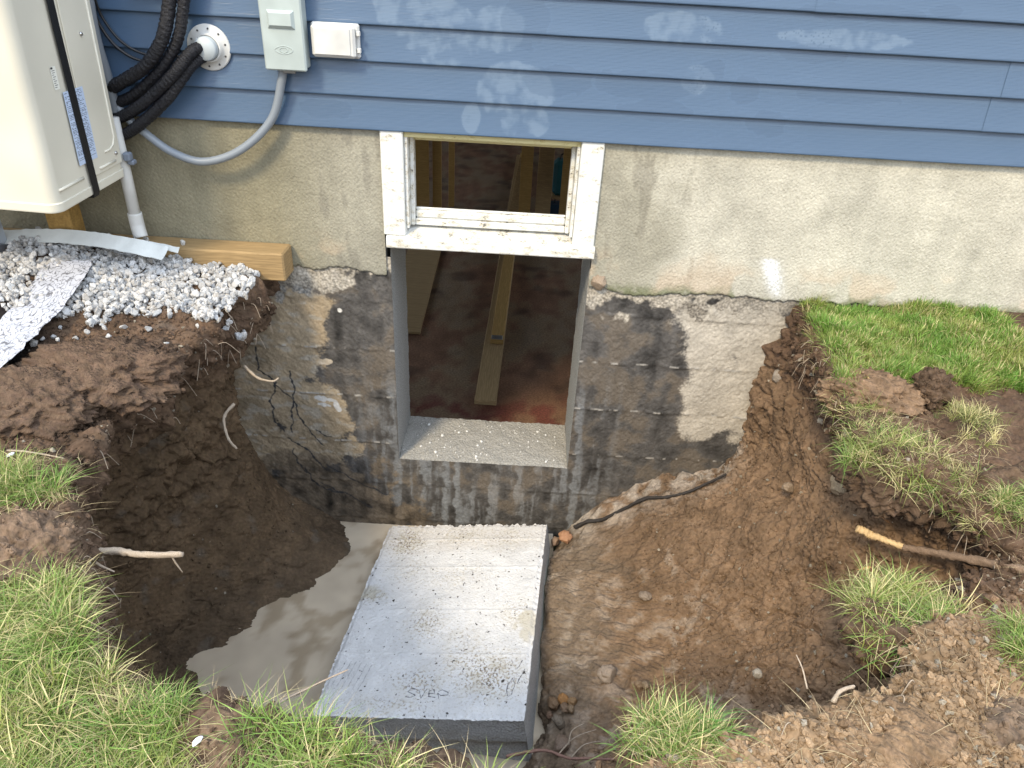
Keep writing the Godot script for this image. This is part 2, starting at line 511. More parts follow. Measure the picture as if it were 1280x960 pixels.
func terrain() -> void:
	var st: Array = stations()
	# a far point for every station, so that the ground goes on to the horizon
	for k in st.size():
		var o: Vector3 = st[k][0]
		var d := Vector3(o.x, 0, maxf(o.z, 0.0) * 1.0 - 0.0)
		if k == 0 or k == st.size() - 1: d.z = 0
		d = d.normalized() * 60.0
		st[k].push_front(Vector3(o.x + d.x, 0.0, o.z + d.z if d.z > 0.01 else o.z))
	var nj: int = st[0].size()
	T_rows = (st.size() - 1) * PER + 1
	T_cols = 1
	for s in SPAN: T_cols += s
	var base := PackedVector3Array()
	base.resize(T_rows * T_cols)
	var seg := PackedFloat32Array()
	seg.resize(T_cols)
	for r in T_rows:
		var i := mini(r / PER, st.size() - 2)
		var t := float(r - i * PER) / PER
		var c := []
		for j in nj:
			c.append(cr(st[maxi(i - 1, 0)][j], st[i][j], st[i + 1][j], st[mini(i + 2, st.size() - 1)][j], t))
		var at := r * T_cols
		for j in nj - 1:
			var n: int = SPAN[j]
			for k in n:
				var u := float(k) / n
				if j == 0:
					u = 1.0 - pow(1.0 - u, 3.0)
					base[at] = c[0].lerp(c[1], u)
				elif j == 1:
					base[at] = c[1].lerp(c[2], u)
				else:
					base[at] = cr(c[j - 1] if j > 2 else c[j], c[j], c[j + 1], c[mini(j + 2, nj - 1)], u)
				if r == 0: seg[at] = j + u
				at += 1
		base[at] = c[nj - 1]
		if r == 0: seg[at] = nj - 1
	# relief
	var nor := PackedVector3Array()
	nor.resize(base.size())
	for r in T_rows:
		var r0 := maxi(r - 3, 0) * T_cols
		var r1 := mini(r + 3, T_rows - 1) * T_cols
		for c in T_cols:
			var n := (base[r * T_cols + mini(c + 3, T_cols - 1)] - base[r * T_cols + maxi(c - 3, 0)]).cross(base[r1 + c] - base[r0 + c])
			nor[r * T_cols + c] = n.normalized()
	if nor[(T_rows / 2) * T_cols + 40].y < 0:
		for i in nor.size(): nor[i] = -nor[i]
	var col := PackedColorArray()
	col.resize(base.size())
	T_P.resize(base.size())
	for r in T_rows:
		for c in T_cols:
			var i := r * T_cols + c
			var p := base[i]
			var sg := seg[c]
			if sg < 0.9:
				T_P[i] = p
				col[i] = Color(0.12, 0.10, 0.06)
				continue
			var wallish := sstep(1.6, 2.4, sg)
			var calm := lerpf(1.0, 0.45, sstep(0.0, 0.4, p.x) * wallish)
			var d := n_low.get_noise_3d(p.x * 3.0, p.y * 3.0, p.z * 3.0) * lerpf(0.03, 0.085, wallish) * calm
			d += n_mid.get_noise_3d(p.x * 12.0, p.y * 12.0, p.z * 12.0) * lerpf(0.022, 0.036, wallish) * calm
			d += n_fine.get_noise_3d(p.x * 48.0, p.y * 48.0, p.z * 48.0) * 0.009
			d += absf(n_fine.get_noise_3d(p.x * 95.0, p.y * 95.0, p.z * 95.0)) * 0.006
			# crumbling lumps where the turf was torn
			var torn := sstep(1.7, 2.1, sg) * sstep(3.7, 3.0, sg)
			var cell := n_cell.get_noise_3d(p.x * 21.0, p.y * 21.0, p.z * 21.0)
			d += torn * (0.30 - cell) * 0.045
			var spoil := sstep(0.25, 0.45, p.x) * sstep(1.5, 1.7, p.z) * sstep(2.6, 2.0, sg)
			d += spoil * (0.35 - n_cell.get_noise_3d(p.x * 34.0, p.y * 34.0, p.z * 34.0)) * 0.016 + spoil * n_mid.get_noise_3d(p.x * 30.0, p.y * 30.0, p.z * 30.0) * 0.016
			var floorish := sstep(4.8, 5.6, sg)
			d += floorish * (0.30 - n_cell.get_noise_3d(p.x * 30.0, p.y * 30.0, p.z * 30.0)) * 0.012
			# spade marks drawn down the right slope
			d += wallish * sstep(0.1, 0.5, p.x) * n_mid.get_noise_3d(p.x * 13.0, p.y * 2.2, p.z * 13.0 + 40.0) * 0.02
			d -= wallish * sstep(0.055, 0.0, absf(n_low.get_noise_3d(p.x * 2.3 + 17.0, p.y * 2.3, p.z * 2.3))) * 0.022
			if p.x < 0.0: d *= lerpf(1.0, 0.35, floorish)
			else: d *= lerpf(1.0, 0.75, floorish)
			var n := nor[i]
			var q := p + n * d
			# keep the edge against the wall
			var near := sstep(0.0, 0.12, p.z)
			q.z = lerpf(p.z, q.z, near)
			T_P[i] = q
			col[i] = soil_color(q, sg)
	var m := grid_mesh(T_P, T_rows, T_cols, Vector3.UP, col)
	# grid_mesh looks at the first cell for its facing, which lies flat and far off
	T_N = m.surface_get_arrays(0)[Mesh.ARRAY_NORMAL]
	var sm := rough_mat(Color.WHITE, 0.93, grit_tex, 2.0, grain_height, 0.8, true, 0.3)
	var g := obj("ground", m, sm)
	tag(g, "excavated brown soil of the pit and the yard around it", "ground", "", "structure")

func row_range(a: float, b: float) -> Array:
	return [int(a * PER), mini(int(b * PER), T_rows - 1)]

func col_at(sg: float) -> int:
	var j := int(sg)
	var c := 0
	for k in j: c += SPAN[k]
	return c + int((sg - j) * (SPAN[j] if j < SPAN.size() else 0))

# a random place on the ground between two stations and two profile shares: [point, normal]
func spot(s0: float, s1: float, g0: float, g1: float) -> Array:
	var r := int(rng.randf_range(s0, s1) * PER)
	var c := int(rng.randf_range(col_at(g0), col_at(g1)))
	r = clampi(r, 0, T_rows - 2)
	c = clampi(c, 0, T_cols - 2)
	var i := r * T_cols + c
	var u := rng.randf()
	var w := rng.randf()
	var p := T_P[i].lerp(T_P[i + 1], u).lerp(T_P[i + T_cols].lerp(T_P[i + T_cols + 1], u), w)
	return [p, T_N[i]]

# the highest ground under (x, z), searched over the loft
var H := {}
func ground_y(x: float, z: float) -> float:
	if H.is_empty():
		for i in T_P.size():
			var p := T_P[i]
			if absf(p.x) > 2.6 or p.z > 3.0: continue
			var k := Vector2i(int(floor(p.x / 0.02)), int(floor(p.z / 0.02)))
			H[k] = maxf(H.get(k, -9.0), p.y)
	var q := Vector2i(int(floor(x / 0.02)), int(floor(z / 0.02)))
	var best := -9.0
	for ring in 4:
		for dx in range(-ring, ring + 1):
			for dz in range(-ring, ring + 1):
				best = maxf(best, H.get(q + Vector2i(dx, dz), -9.0))
		if best > -8.0: return best
	return 0.0

# ---------------------------------------------------------------- foundation wall
const JL := -0.515
const JR := 0.285
const SILL := -0.92
const THICK := 0.36

func wall_point(x: float, y: float) -> Vector3:
	var z := n_mid.get_noise_2d(x * 6, y * 6) * 0.004 + n_fine.get_noise_2d(x * 40, y * 40) * 0.0022
	# seams left between the form boards
	for f in [-0.105, -0.335, -0.575, -0.83, -1.07, -1.3]:
		var dy: float = y - f - n_low.get_noise_2d(x * 3, f * 7) * 0.006
		z += exp(-dy * dy / 0.00003) * 0.0038 * clampf(0.6 + n_mid.get_noise_2d(x * 13, f * 20) * 2.2, 0, 1.6)
		z += 0.0012 * signf(dy) * exp(-absf(dy) * 12)
	# rough aggregate close under the parging
	z += sstep(-0.10, -0.02, y + n_mid.get_noise_2d(x * 7, 3) * 0.05) * (0.003 + absf(n_mid.get_noise_2d(x * 16, y * 16)) * 0.009)
	return Vector3(x, y, z)

func wall_grid(x0: float, x1: float, y0: float, y1: float, step: float) -> ArrayMesh:
	var cols := int((x1 - x0) / step) + 2
	var rows := int((y1 - y0) / step) + 2
	var p := PackedVector3Array()
	var uv := PackedVector2Array()
	for r in rows:
		for c in cols:
			var x := lerpf(x0, x1, float(c) / (cols - 1))
			var y := lerpf(y0, y1, float(r) / (rows - 1))
			p.append(wall_point(x, y))
			uv.append(Vector2((x + 1.5) / 3.0, (0.1 - y) / 1.8))
	return grid_mesh(p, rows, cols, Vector3(0, 0, 1), PackedColorArray(), uv)

func wall_stains() -> ImageTexture:
	var w := 1000
	var h := 600
	var s := w / 3.0
	var d := PackedByteArray()
	d.resize(w * h * 4)
	var mud := [[-1.0, -.30, .19, .22], [-1.06, -.55, .16, .22], [-.95, -.68, .20, .16], [-.93, -.86, .22, .14], [-.93, -.16, .16, .10], [-1.2, -.6, .2, .5], [-.86, -.74, .14, .12]]
	var pale := [[.84, -.20, .12, .20], [.90, -.46, .13, .20], [.88, -.60, .11, .12], [.95, -.14, .20, .14], [1.04, -.40, .10, .3], [.80, -.09, .14, .08]]
	var lower := [[-.9, -1.15, .35, .20], [-.66, -1.28, .3, .12]]
	for py in h:
		var y := 0.1 - (py + 0.5) / s
		for px in w:
			var x := -1.5 + (px + 0.5) / s
			var a := n_low.get_noise_2d(x * 3.2, y * 3.2)
			var b := n_mid.get_noise_2d(x * 10 + 7, y * 10)
			var f := n_fine.get_noise_2d(x * 70, y * 70)
			var v := n_mid.get_noise_2d(x * 17 + b * 0.25, y * 1.3 + 50)      # drips run down
			# damp concrete
			var c := Color(0.083, 0.077, 0.072)
			c = c * (1.0 + a * 0.55 + b * 0.5 + v * 0.42)
			c = c.lerp(Color(0.125, 0.098, 0.070), sstep(-0.05, 0.4, a + b * 0.6) * 0.6)
			# bluish lime bloom below the sill and beside the jambs
			var bloom := sstep(0.0, 0.5, v + b * 0.4) * sstep(-0.86, -0.96, y) * sstep(-0.6, -0.48, x) * sstep(0.42, 0.26, x)
			c = c.lerp(Color(0.26, 0.27, 0.28), bloom * 0.42)
			var side := maxf(sstep(-0.80, -0.56, x) * sstep(0.0, -0.3, x), sstep(0.56, 0.34, x) * sstep(0.2, 0.3, x)) * sstep(-0.36, -0.6, y)
			c = c.lerp(Color(0.17, 0.18, 0.19), side * sstep(-0.15, 0.35, v + b * 0.5) * 0.6)
			# dried mud on the left, dry concrete on the right
			var wob := b * 0.42 + a * 0.35 + f * 0.05
			var m := blobs(mud, x, y, b * 0.30 + a * 0.38 + f * 0.07, 0.09)
			var mc := Color(0.285, 0.225, 0.15) * (1.0 + b * 0.35 + a * 0.3)
			mc = mc.lerp(Color(0.33, 0.30, 0.25), sstep(0.1, 0.4, n_mid.get_noise_2d(x * 8 + 60, y * 14)) * 0.7)
			c = c.lerp(mc, m * 0.95)
			var q := blobs(pale, x, y, b * 0.24 + a * 0.36 + f * 0.08, 0.14)
			c = c.lerp(Color(0.42, 0.38, 0.32) * (1.0 + b * 0.22 + a * 0.2), q * 0.95)
			var l := blobs(lower, x, y, wob * 1.4, 0.15)
			c = c.lerp(Color(0.105, 0.082, 0.058) * (1.0 + b * 1.1 + v * 0.5), l * 0.9)
			# rough pale aggregate just below the parging
			var top := sstep(-0.075, -0.045, y + b * 0.09 + a * 0.06 - sstep(-0.75, -0.68, x) * sstep(0.0, -0.3, x) * 0.06)
			c = c.lerp(Color(0.24, 0.215, 0.18) * (1.0 + b * 0.5 + f * 0.5), top * 0.85 * sstep(1.3, 0.9, absf(x + 0.2)) + top * 0.6)
			# broken lime along the seams
			for sy in [-0.335, -0.575, -0.83]:
				var dy := absf(y - sy - n_low.get_noise_2d(x * 3, sy * 7) * 0.006)
				if dy < 0.012:
					c = c.lerp(Color(0.40, 0.38, 0.35), sstep(0.008, 0.002, dy) * sstep(0.02, 0.22, n_mid.get_noise_2d(x * 11 + 5, sy * 30)) * 0.8)
			c = c * (1.0 + f * 0.18)
			c = c.clamp().linear_to_srgb()
			var k := (py * w + px) * 4
			d[k] = int(c.r * 255); d[k + 1] = int(c.g * 255); d[k + 2] = int(c.b * 255); d[k + 3] = 255
	var im := Image.create_from_data(w, h, false, Image.FORMAT_RGBA8, d)
	# tar and root prints on the left
	var V := func(x: float, y: float) -> Vector2: return Vector2(x, y)
	var tar := lin(0.03, 0.03, 0.033)
	tar.a = 0.5
	draw_strokes(im, -1.5, 0.1, s, [
		[V.call(-1.12, -.36), V.call(-1.13, -.47), V.call(-1.06, -.53), V.call(-.98, -.63), V.call(-.97, -.72), V.call(-.92, -.80), V.call(-.87, -.87)],
		[V.call(-1.05, -.53), V.call(-1.09, -.63), V.call(-1.08, -.74), V.call(-1.05, -.80)],
		[V.call(-.99, -.46), V.call(-.98, -.56), V.call(-1.0, -.70), V.call(-1.01, -.80)],
		[V.call(-1.03, -.84), V.call(-.95, -.90), V.call(-.90, -.97), V.call(-.86, -1.02)],
		[V.call(-.86, -.98), V.call(-.78, -1.04), V.call(-.68, -1.10), V.call(-.58, -1.15)],
		[V.call(-.97, -1.0), V.call(-.95, -1.08), V.call(-.88, -1.14), V.call(-.80, -1.15)],
		[V.call(-.9, -1.1), V.call(-.78, -1.16), V.call(-.66, -1.24)],
		[V.call(-1.02, -.90), V.call(-1.0, -.98), V.call(-.96, -1.04)],
		[V.call(-.9, -.78), V.call(-.83, -.82)]], 0.006, tar, 0.012, 5)
	# a grey trowel mark and a pale filled tie hole
	draw_strokes(im, -1.5, 0.1, s, [[V.call(-.88, -.60), V.call(-.80, -.61), V.call(-.78, -.66)], [V.call(-.87, -.63), V.call(-.82, -.64)]], 0.018, lin(0.5, 0.49, 0.47), 0.006, 8)
	draw_strokes(im, -1.5, 0.1, s, [[V.call(-.745, -.15), V.call(-.74, -.155)]], 0.012, lin(0.6, 0.58, 0.54), 0.0, 8)
	draw_strokes(im, -1.5, 0.1, s, [[V.call(-.84, -.41), V.call(-.80, -.405)]], 0.03, lin(0.42, 0.36, 0.28), 0.0, 8)
	return ImageTexture.create_from_image(im)

func parging_stains() -> ImageTexture:
	var w := 1100
	var h := 180
	var s := w / 4.4
	var d := PackedByteArray()
	d.resize(w * h * 4)
	for py in h:
		var y := 0.66 - (py + 0.5) / s
		for px in w:
			var x := -2.2 + (px + 0.5) / s
			var a := n_low.get_noise_2d(x * 2.4, y * 3.0)
			var b := n_mid.get_noise_2d(x * 7, y * 7)
			var v := n_mid.get_noise_2d(x * 9, y * 1.5 + 20)
			var f := n_fine.get_noise_2d(x * 90, y * 90)
			var right := sstep(0.25, 0.7, x + a * 0.2)
			var c := Color(0.215, 0.196, 0.135).lerp(Color(0.42, 0.40, 0.335), right)
			c = c.lerp(Color(0.30, 0.285, 0.235), sstep(-1.0, -0.6, x) * (1.0 - right) * 0.8)
			c = c * (1.0 + a * 0.16 + b * 0.10 + v * 0.16)
			# grimy runs
			c = c.lerp(Color(0.12, 0.108, 0.085), sstep(0.18, 0.5, v + a * 0.4) * sstep(0.75, -0.2, absf(x - 0.45)) * 0.55)
			c = c.lerp(Color(0.13, 0.12, 0.10), sstep(0.1, 0.45, v - a * 0.3 + b * 0.2) * sstep(-1.0, -0.7, x) * sstep(-0.4, -0.55, x) * 0.45)
			# rust tint low down, moss along the lower edge
			c = c.lerp(Color(0.40, 0.28, 0.18), sstep(0.22, 0.08, y + b * 0.06) * sstep(0.1, 0.4, a + b * 0.4) * 0.4)
			c = c.lerp(Color(0.10, 0.115, 0.045), sstep(0.075, 0.02, y + b * 0.045 + 0.02 * a) * sstep(-0.25, 0.2, b + a) * 0.75)
			# white spray paint
			var sx := x - (1.0 + (0.15 - y) * 0.42)
			var spray := exp(-sx * sx / 0.0009) * sstep(0.20, 0.17, y) * sstep(0.0, 0.06, y) * lerpf(0.4, 1.0, sstep(0.02, 0.15, y))
			c = c.lerp(Color(0.72, 0.76, 0.82), clampf(spray * (0.85 + b * 0.3 + f * 0.8), 0, 1))
			c = c * (1.0 + f * 0.2)
			c = c.clamp().linear_to_srgb()
			var k := (py * w + px) * 4
			d[k] = int(c.r * 255); d[k + 1] = int(c.g * 255); d[k + 2] = int(c.b * 255); d[k + 3] = 255
	return ImageTexture.create_from_image(Image.create_from_data(w, h, false, Image.FORMAT_RGBA8, d))

func parging_grid(x0: float, x1: float) -> ArrayMesh:
	var step := 0.007
	var cols := int((x1 - x0) / step) + 2
	var rows := 96
	var p := PackedVector3Array()
	var uv := PackedVector2Array()
	for r in rows:
		for c in cols:
			var x := lerpf(x0, x1, float(c) / (cols - 1))
			var low := 0.005 + n_mid.get_noise_2d(x * 5, 1) * 0.03 + n_fine.get_noise_2d(x * 30, 2) * 0.006
			if x < 0: low += 0.028
			var u := float(r) / (rows - 1)
			var y := lerpf(low, 0.66, u)
			var z := 0.016 + n_low.get_noise_2d(x * 3, y * 3) * 0.003 + n_mid.get_noise_2d(x * 14, y * 14) * 0.0012 + n_fine.get_noise_2d(x * 90, y * 90) * 0.0016
			if r == 0: z = -0.004
			elif r == 1: z *= 0.8
			p.append(Vector3(x, y, z))
			uv.append(Vector2((x + 2.2) / 4.4, (0.66 - y) / 0.72))
	return grid_mesh(p, rows, cols, Vector3(0, 0, 1), PackedColorArray(), uv)

func foundation() -> void:
	var wall := thing("foundation_wall", "poured concrete foundation wall with a doorway sized opening sawn below the window", "foundation wall")
	var cm := with_stains(rough_mat(lin(0.1, 0.1, 0.1), 0.72, grain_tex, 2.4, grain_height, 0.25), wall_stains())
	obj("concrete_face", wall_grid(-2.6, JL, -1.75, 0.1, 0.0075), cm, wall)
	obj("concrete_face", wall_grid(JR, 2.6, -1.75, 0.1, 0.0075), cm, wall)
	obj("concrete_face", wall_grid(JL, JR, -1.75, SILL, 0.0075), cm, wall)
	# sawn faces of the opening: jambs and sill, with chipped arrises
	var sawn := rough_mat(lin(0.40, 0.40, 0.385), 0.75, grit_tex, 3.0, grain_height, 0.25)
	for sx in [JL, JR]:
		var rows := 150
		var cols := 40
		var p := PackedVector3Array()
		for r in rows:
			for c in cols:
				var y := lerpf(SILL, 0.2, float(r) / (rows - 1))
				var zz := lerpf(-THICK, 0.0, float(c) / (cols - 1))
				var saw := sin(y * 260 + sin(zz * 14) * 3) * 0.0006 + n_mid.get_noise_2d(y * 12, zz * 12 + sx * 9) * 0.003
				var at := Vector3(sx + saw, y, zz)
				if c == cols - 1: at = Vector3(sx, y, wall_point(sx, y).z)
				if c == cols - 2: at.x += (0.004 if sx < 0 else -0.004) * absf(n_fine.get_noise_2d(y * 40, 3)) - (0.003 if sx < 0 else -0.003)
				p.append(at)
		obj("jamb", grid_mesh(p, rows, cols, Vector3(1 if sx < 0 else -1, 0, 0)), sawn, wall)
	var rows2 := 60
	var cols2 := 130
	var ps := PackedVector3Array()
	for r in rows2:
		for c in cols2:
			var x := lerpf(JL, JR, float(c) / (cols2 - 1))
			var z2 := lerpf(-THICK, 0.0, float(r) / (rows2 - 1))
			var y2 := SILL + n_mid.get_noise_2d(x * 9, z2 * 9 + 70) * 0.006 + n_fine.get_noise_2d(x * 50, z2 * 50) * 0.003
			if r == rows2 - 1:
				y2 = SILL; z2 = wall_point(x, SILL).z
			elif r >= rows2 - 3:
				y2 -= absf(n_mid.get_noise_2d(x * 25, 4)) * 0.008
			ps.append(Vector3(x, y2, z2))
	var sill_m := rough_mat(lin(0.46, 0.44, 0.40), 0.8, grit_tex, 3.0, grain_height, 0.5)
	obj("sill", grid_mesh(ps, rows2, cols2, Vector3.UP), sill_m, wall)
	var fleck := begin(true)
	for i in 70:
		var fx := rng.randf_range(JL + 0.04, JR - 0.04)
		var fz := rng.randf_range(-THICK + 0.03, -0.02)
		var fr := 0.002 + 0.007 * pow(rng.randf(), 3.0)
		add_lathe(fleck, [Vector2(fr, -0.003), Vector2(fr * 0.95, fr * 0.15), Vector2(fr * 0.5, fr * 0.4), Vector2(0, fr * 0.45)], 7, Transform3D(Basis.from_euler(Vector3(0, rng.randf() * 6, 0)) * Basis.from_scale(Vector3(1, 1, rng.randf_range(0.5, 1.1))), Vector3(fx, SILL + 0.004, fz)))
	var fo := obj("mortar_flecks", done(fleck), mat(lin(0.66, 0.65, 0.63), 0.8), wall)
	fo.set_meta("kind", "stuff")
	# the hidden body of the wall
	var body := mat(lin(0.2, 0.2, 0.19), 0.9)
	obj("wall_body", box(Vector3(-4.0, -2.2, -THICK), Vector3(JL - 0.02, 0.66, -0.03), 0.0), body, wall)
	obj("wall_body", box(Vector3(JR + 0.02, -2.2, -THICK), Vector3(4.0, 0.66, -0.03), 0.0), body, wall)
	obj("wall_body", box(Vector3(JL - 0.02, -2.2, -THICK), Vector3(JR + 0.02, SILL - 0.02, -0.03), 0.0), body, wall)
	var pm := with_stains(rough_mat(lin(0.3, 0.28, 0.22), 0.88, grain_tex, 3.4, grain_height, 0.22), parging_stains())
	obj("parging", parging_grid(-2.6, -0.532), pm, wall)
	obj("parging", parging_grid(0.287, 2.6), pm, wall)

# ---------------------------------------------------------------- siding
const LAP := 0.1143

func siding_stains() -> ImageTexture:
	var w := 1100
	var h := 190
	var s := w / 4.4
	var d := PackedByteArray()
	d.resize(w * h * 4)
	var lobes := [[-.42, 1.0, .10, .09], [-.30, .93, .13, .10], [-.12, .95, .10, .07], [-.05, .76, .13, .09], [-.30, .86, .08, .05], [-.06, .66, .035, .06], [.03, .66, .05, .045], [-.20, .66, .03, .05], [.50, .98, .13, .05], [.58, .83, .06, .05], [1.05, .98, .2, .03]]
	var damp := [[-.02, .98, .08, .10], [.1, .80, .12, .05], [.40, .80, .18, .05], [.45, .72, .14, .04], [.62, .86, .05, .04], [.75, .80, .06, .05], [.95, .93, .12, .03], [1.05, 1.06, .22, .03], [1.1, .80, .2, .025], [1.35, 1.08, .06, .02], [-.72, .66, .10, .04], [.85, .7, .08, .05]]
	for py in h:
		var y := 1.32 - (py + 0.5) / s
		for px in w:
			var x := -2.2 + (px + 0.5) / s
			var a := n_low.get_noise_2d(x * 4, y * 4)
			var b := n_mid.get_noise_2d(x * 16, y * 16)
			var f := n_fine.get_noise_2d(x * 110, y * 110)
			var c := Color(0.110, 0.185, 0.315)
			var alpha := 0.0
			var l := blobs(lobes, x, y, b * 0.13 + a * 0.20 + f * 0.02, 0.05)
			var q := blobs(damp, x, y, b * 0.25 + a * 0.2, 0.04)
			if l > 0.0:
				c = Color(0.155, 0.215, 0.29); alpha = l * clampf(0.26 + b * 0.6 + a * 0.5, 0.04, 0.45)
			if q > 0.0:
				c = c.lerp(Color(0.05, 0.088, 0.15), q * (1.0 - l * 0.5)); alpha = maxf(alpha, q * 0.32)
			# speckles of dried spatter
			if f > 0.42 and x > 0.55 and x < 1.0 and b > -0.1:
				c = Color(0.05, 0.085, 0.14); alpha = maxf(alpha, 0.4)
			c = c.linear_to_srgb()
			var k := (py * w + px) * 4
			d[k] = int(c.r * 255); d[k + 1] = int(c.g * 255); d[k + 2] = int(c.b * 255); d[k + 3] = int(alpha * 255)
	return ImageTexture.create_from_image(Image.create_from_data(w, h, false, Image.FORMAT_RGBA8, d))

func plank_mesh(x0: float, x1: float, y0: float, proud: float, sd: float) -> ArrayMesh:
	# profile from the hidden back of the drip edge, round the edge and up the face
	var prof := [Vector2(0.019, 0.007), Vector2(0.0365, 0.001), Vector2(0.0395, 0.0), Vector2(0.0412, 0.0018), Vector2(0.0415, 0.005), Vector2(0.0402, 0.012), Vector2(0.0365, 0.034), Vector2(0.0330, 0.058), Vector2(0.0295, 0.084), Vector2(0.0250, LAP + 0.004), Vector2(0.019, LAP + 0.010)]
	var cols := int((x1 - x0) / 0.02) + 2
	var p := PackedVector3Array()
	var uv := PackedVector2Array()
	for r in prof.size():
		for c in cols:
			var x := lerpf(x0, x1, float(c) / (cols - 1))
			var wave := n_low.get_noise_2d(x * 1.6, sd * 5.0 + r * 0.02) * 0.0016 + n_mid.get_noise_2d(x * 3.0, sd * 3.0 + r * 0.12) * 0.0008
			var v: Vector2 = prof[r]
			var y := y0 + v.y + n_low.get_noise_2d(x * 0.8, sd) * 0.0015
			p.append(Vector3(x, y, v.x + wave + proud))
			uv.append(Vector2((x + 2.2) / 4.4, (1.32 - y) / 0.76))
	return grid_mesh(p, prof.size(), cols, Vector3(0, -1, 0.02), PackedColorArray(), uv)

func siding() -> void:
	var wall := thing("siding_wall", "blue grey vinyl lap siding above the foundation", "siding")
	var grain := FastNoiseLite.new()
	grain.seed = 31
	grain.frequency = 0.02
	grain.fractal_octaves = 3
	var im := Image.create(256, 256, false, Image.FORMAT_L8)
	for y in 256:
		for x in 256:
			var v := 0.5 + 0.5 * grain.get_noise_2d(x * 0.25, y * 9.0) + 0.25 * sin(y * TAU / 8.0)
			im.set_pixel(x, y, Color(v, v, v).clamp())
	var gt := ImageTexture.create_from_image(im)
	var m := mat(lin(0.064, 0.109, 0.182), 0.28, 0.5)
	m.uv1_triplanar = true
	m.uv1_world_triplanar = true
	m.uv1_scale = Vector3(3, 8, 3)
	m.heightmap_enabled = true
	m.heightmap_texture = gt
	m.heightmap_scale = 0.04
	with_stains(m, siding_stains())
	var joints := {1: 1.60, 2: 1.62, 4: 0.92}
	for k in 12:
		var y := 0.598 + k * LAP
		if joints.has(k):
			obj("siding_plank", plank_mesh(-3.2, joints[k] + 0.02, y, 0.0, k + 0.3), m, wall)
			obj("siding_plank", plank_mesh(joints[k], 3.2, y, 0.0022, k + 0.7), m, wall)
		else:
			obj("siding_plank", plank_mesh(-3.2, 3.2, y, 0.0, k + 0.3), m, wall)
	obj("sheathing", box(Vector3(-4, 0.63, -THICK), Vector3(4, 2.1, 0.014), 0.0), mat(lin(0.3, 0.25, 0.18), 0.9), wall)

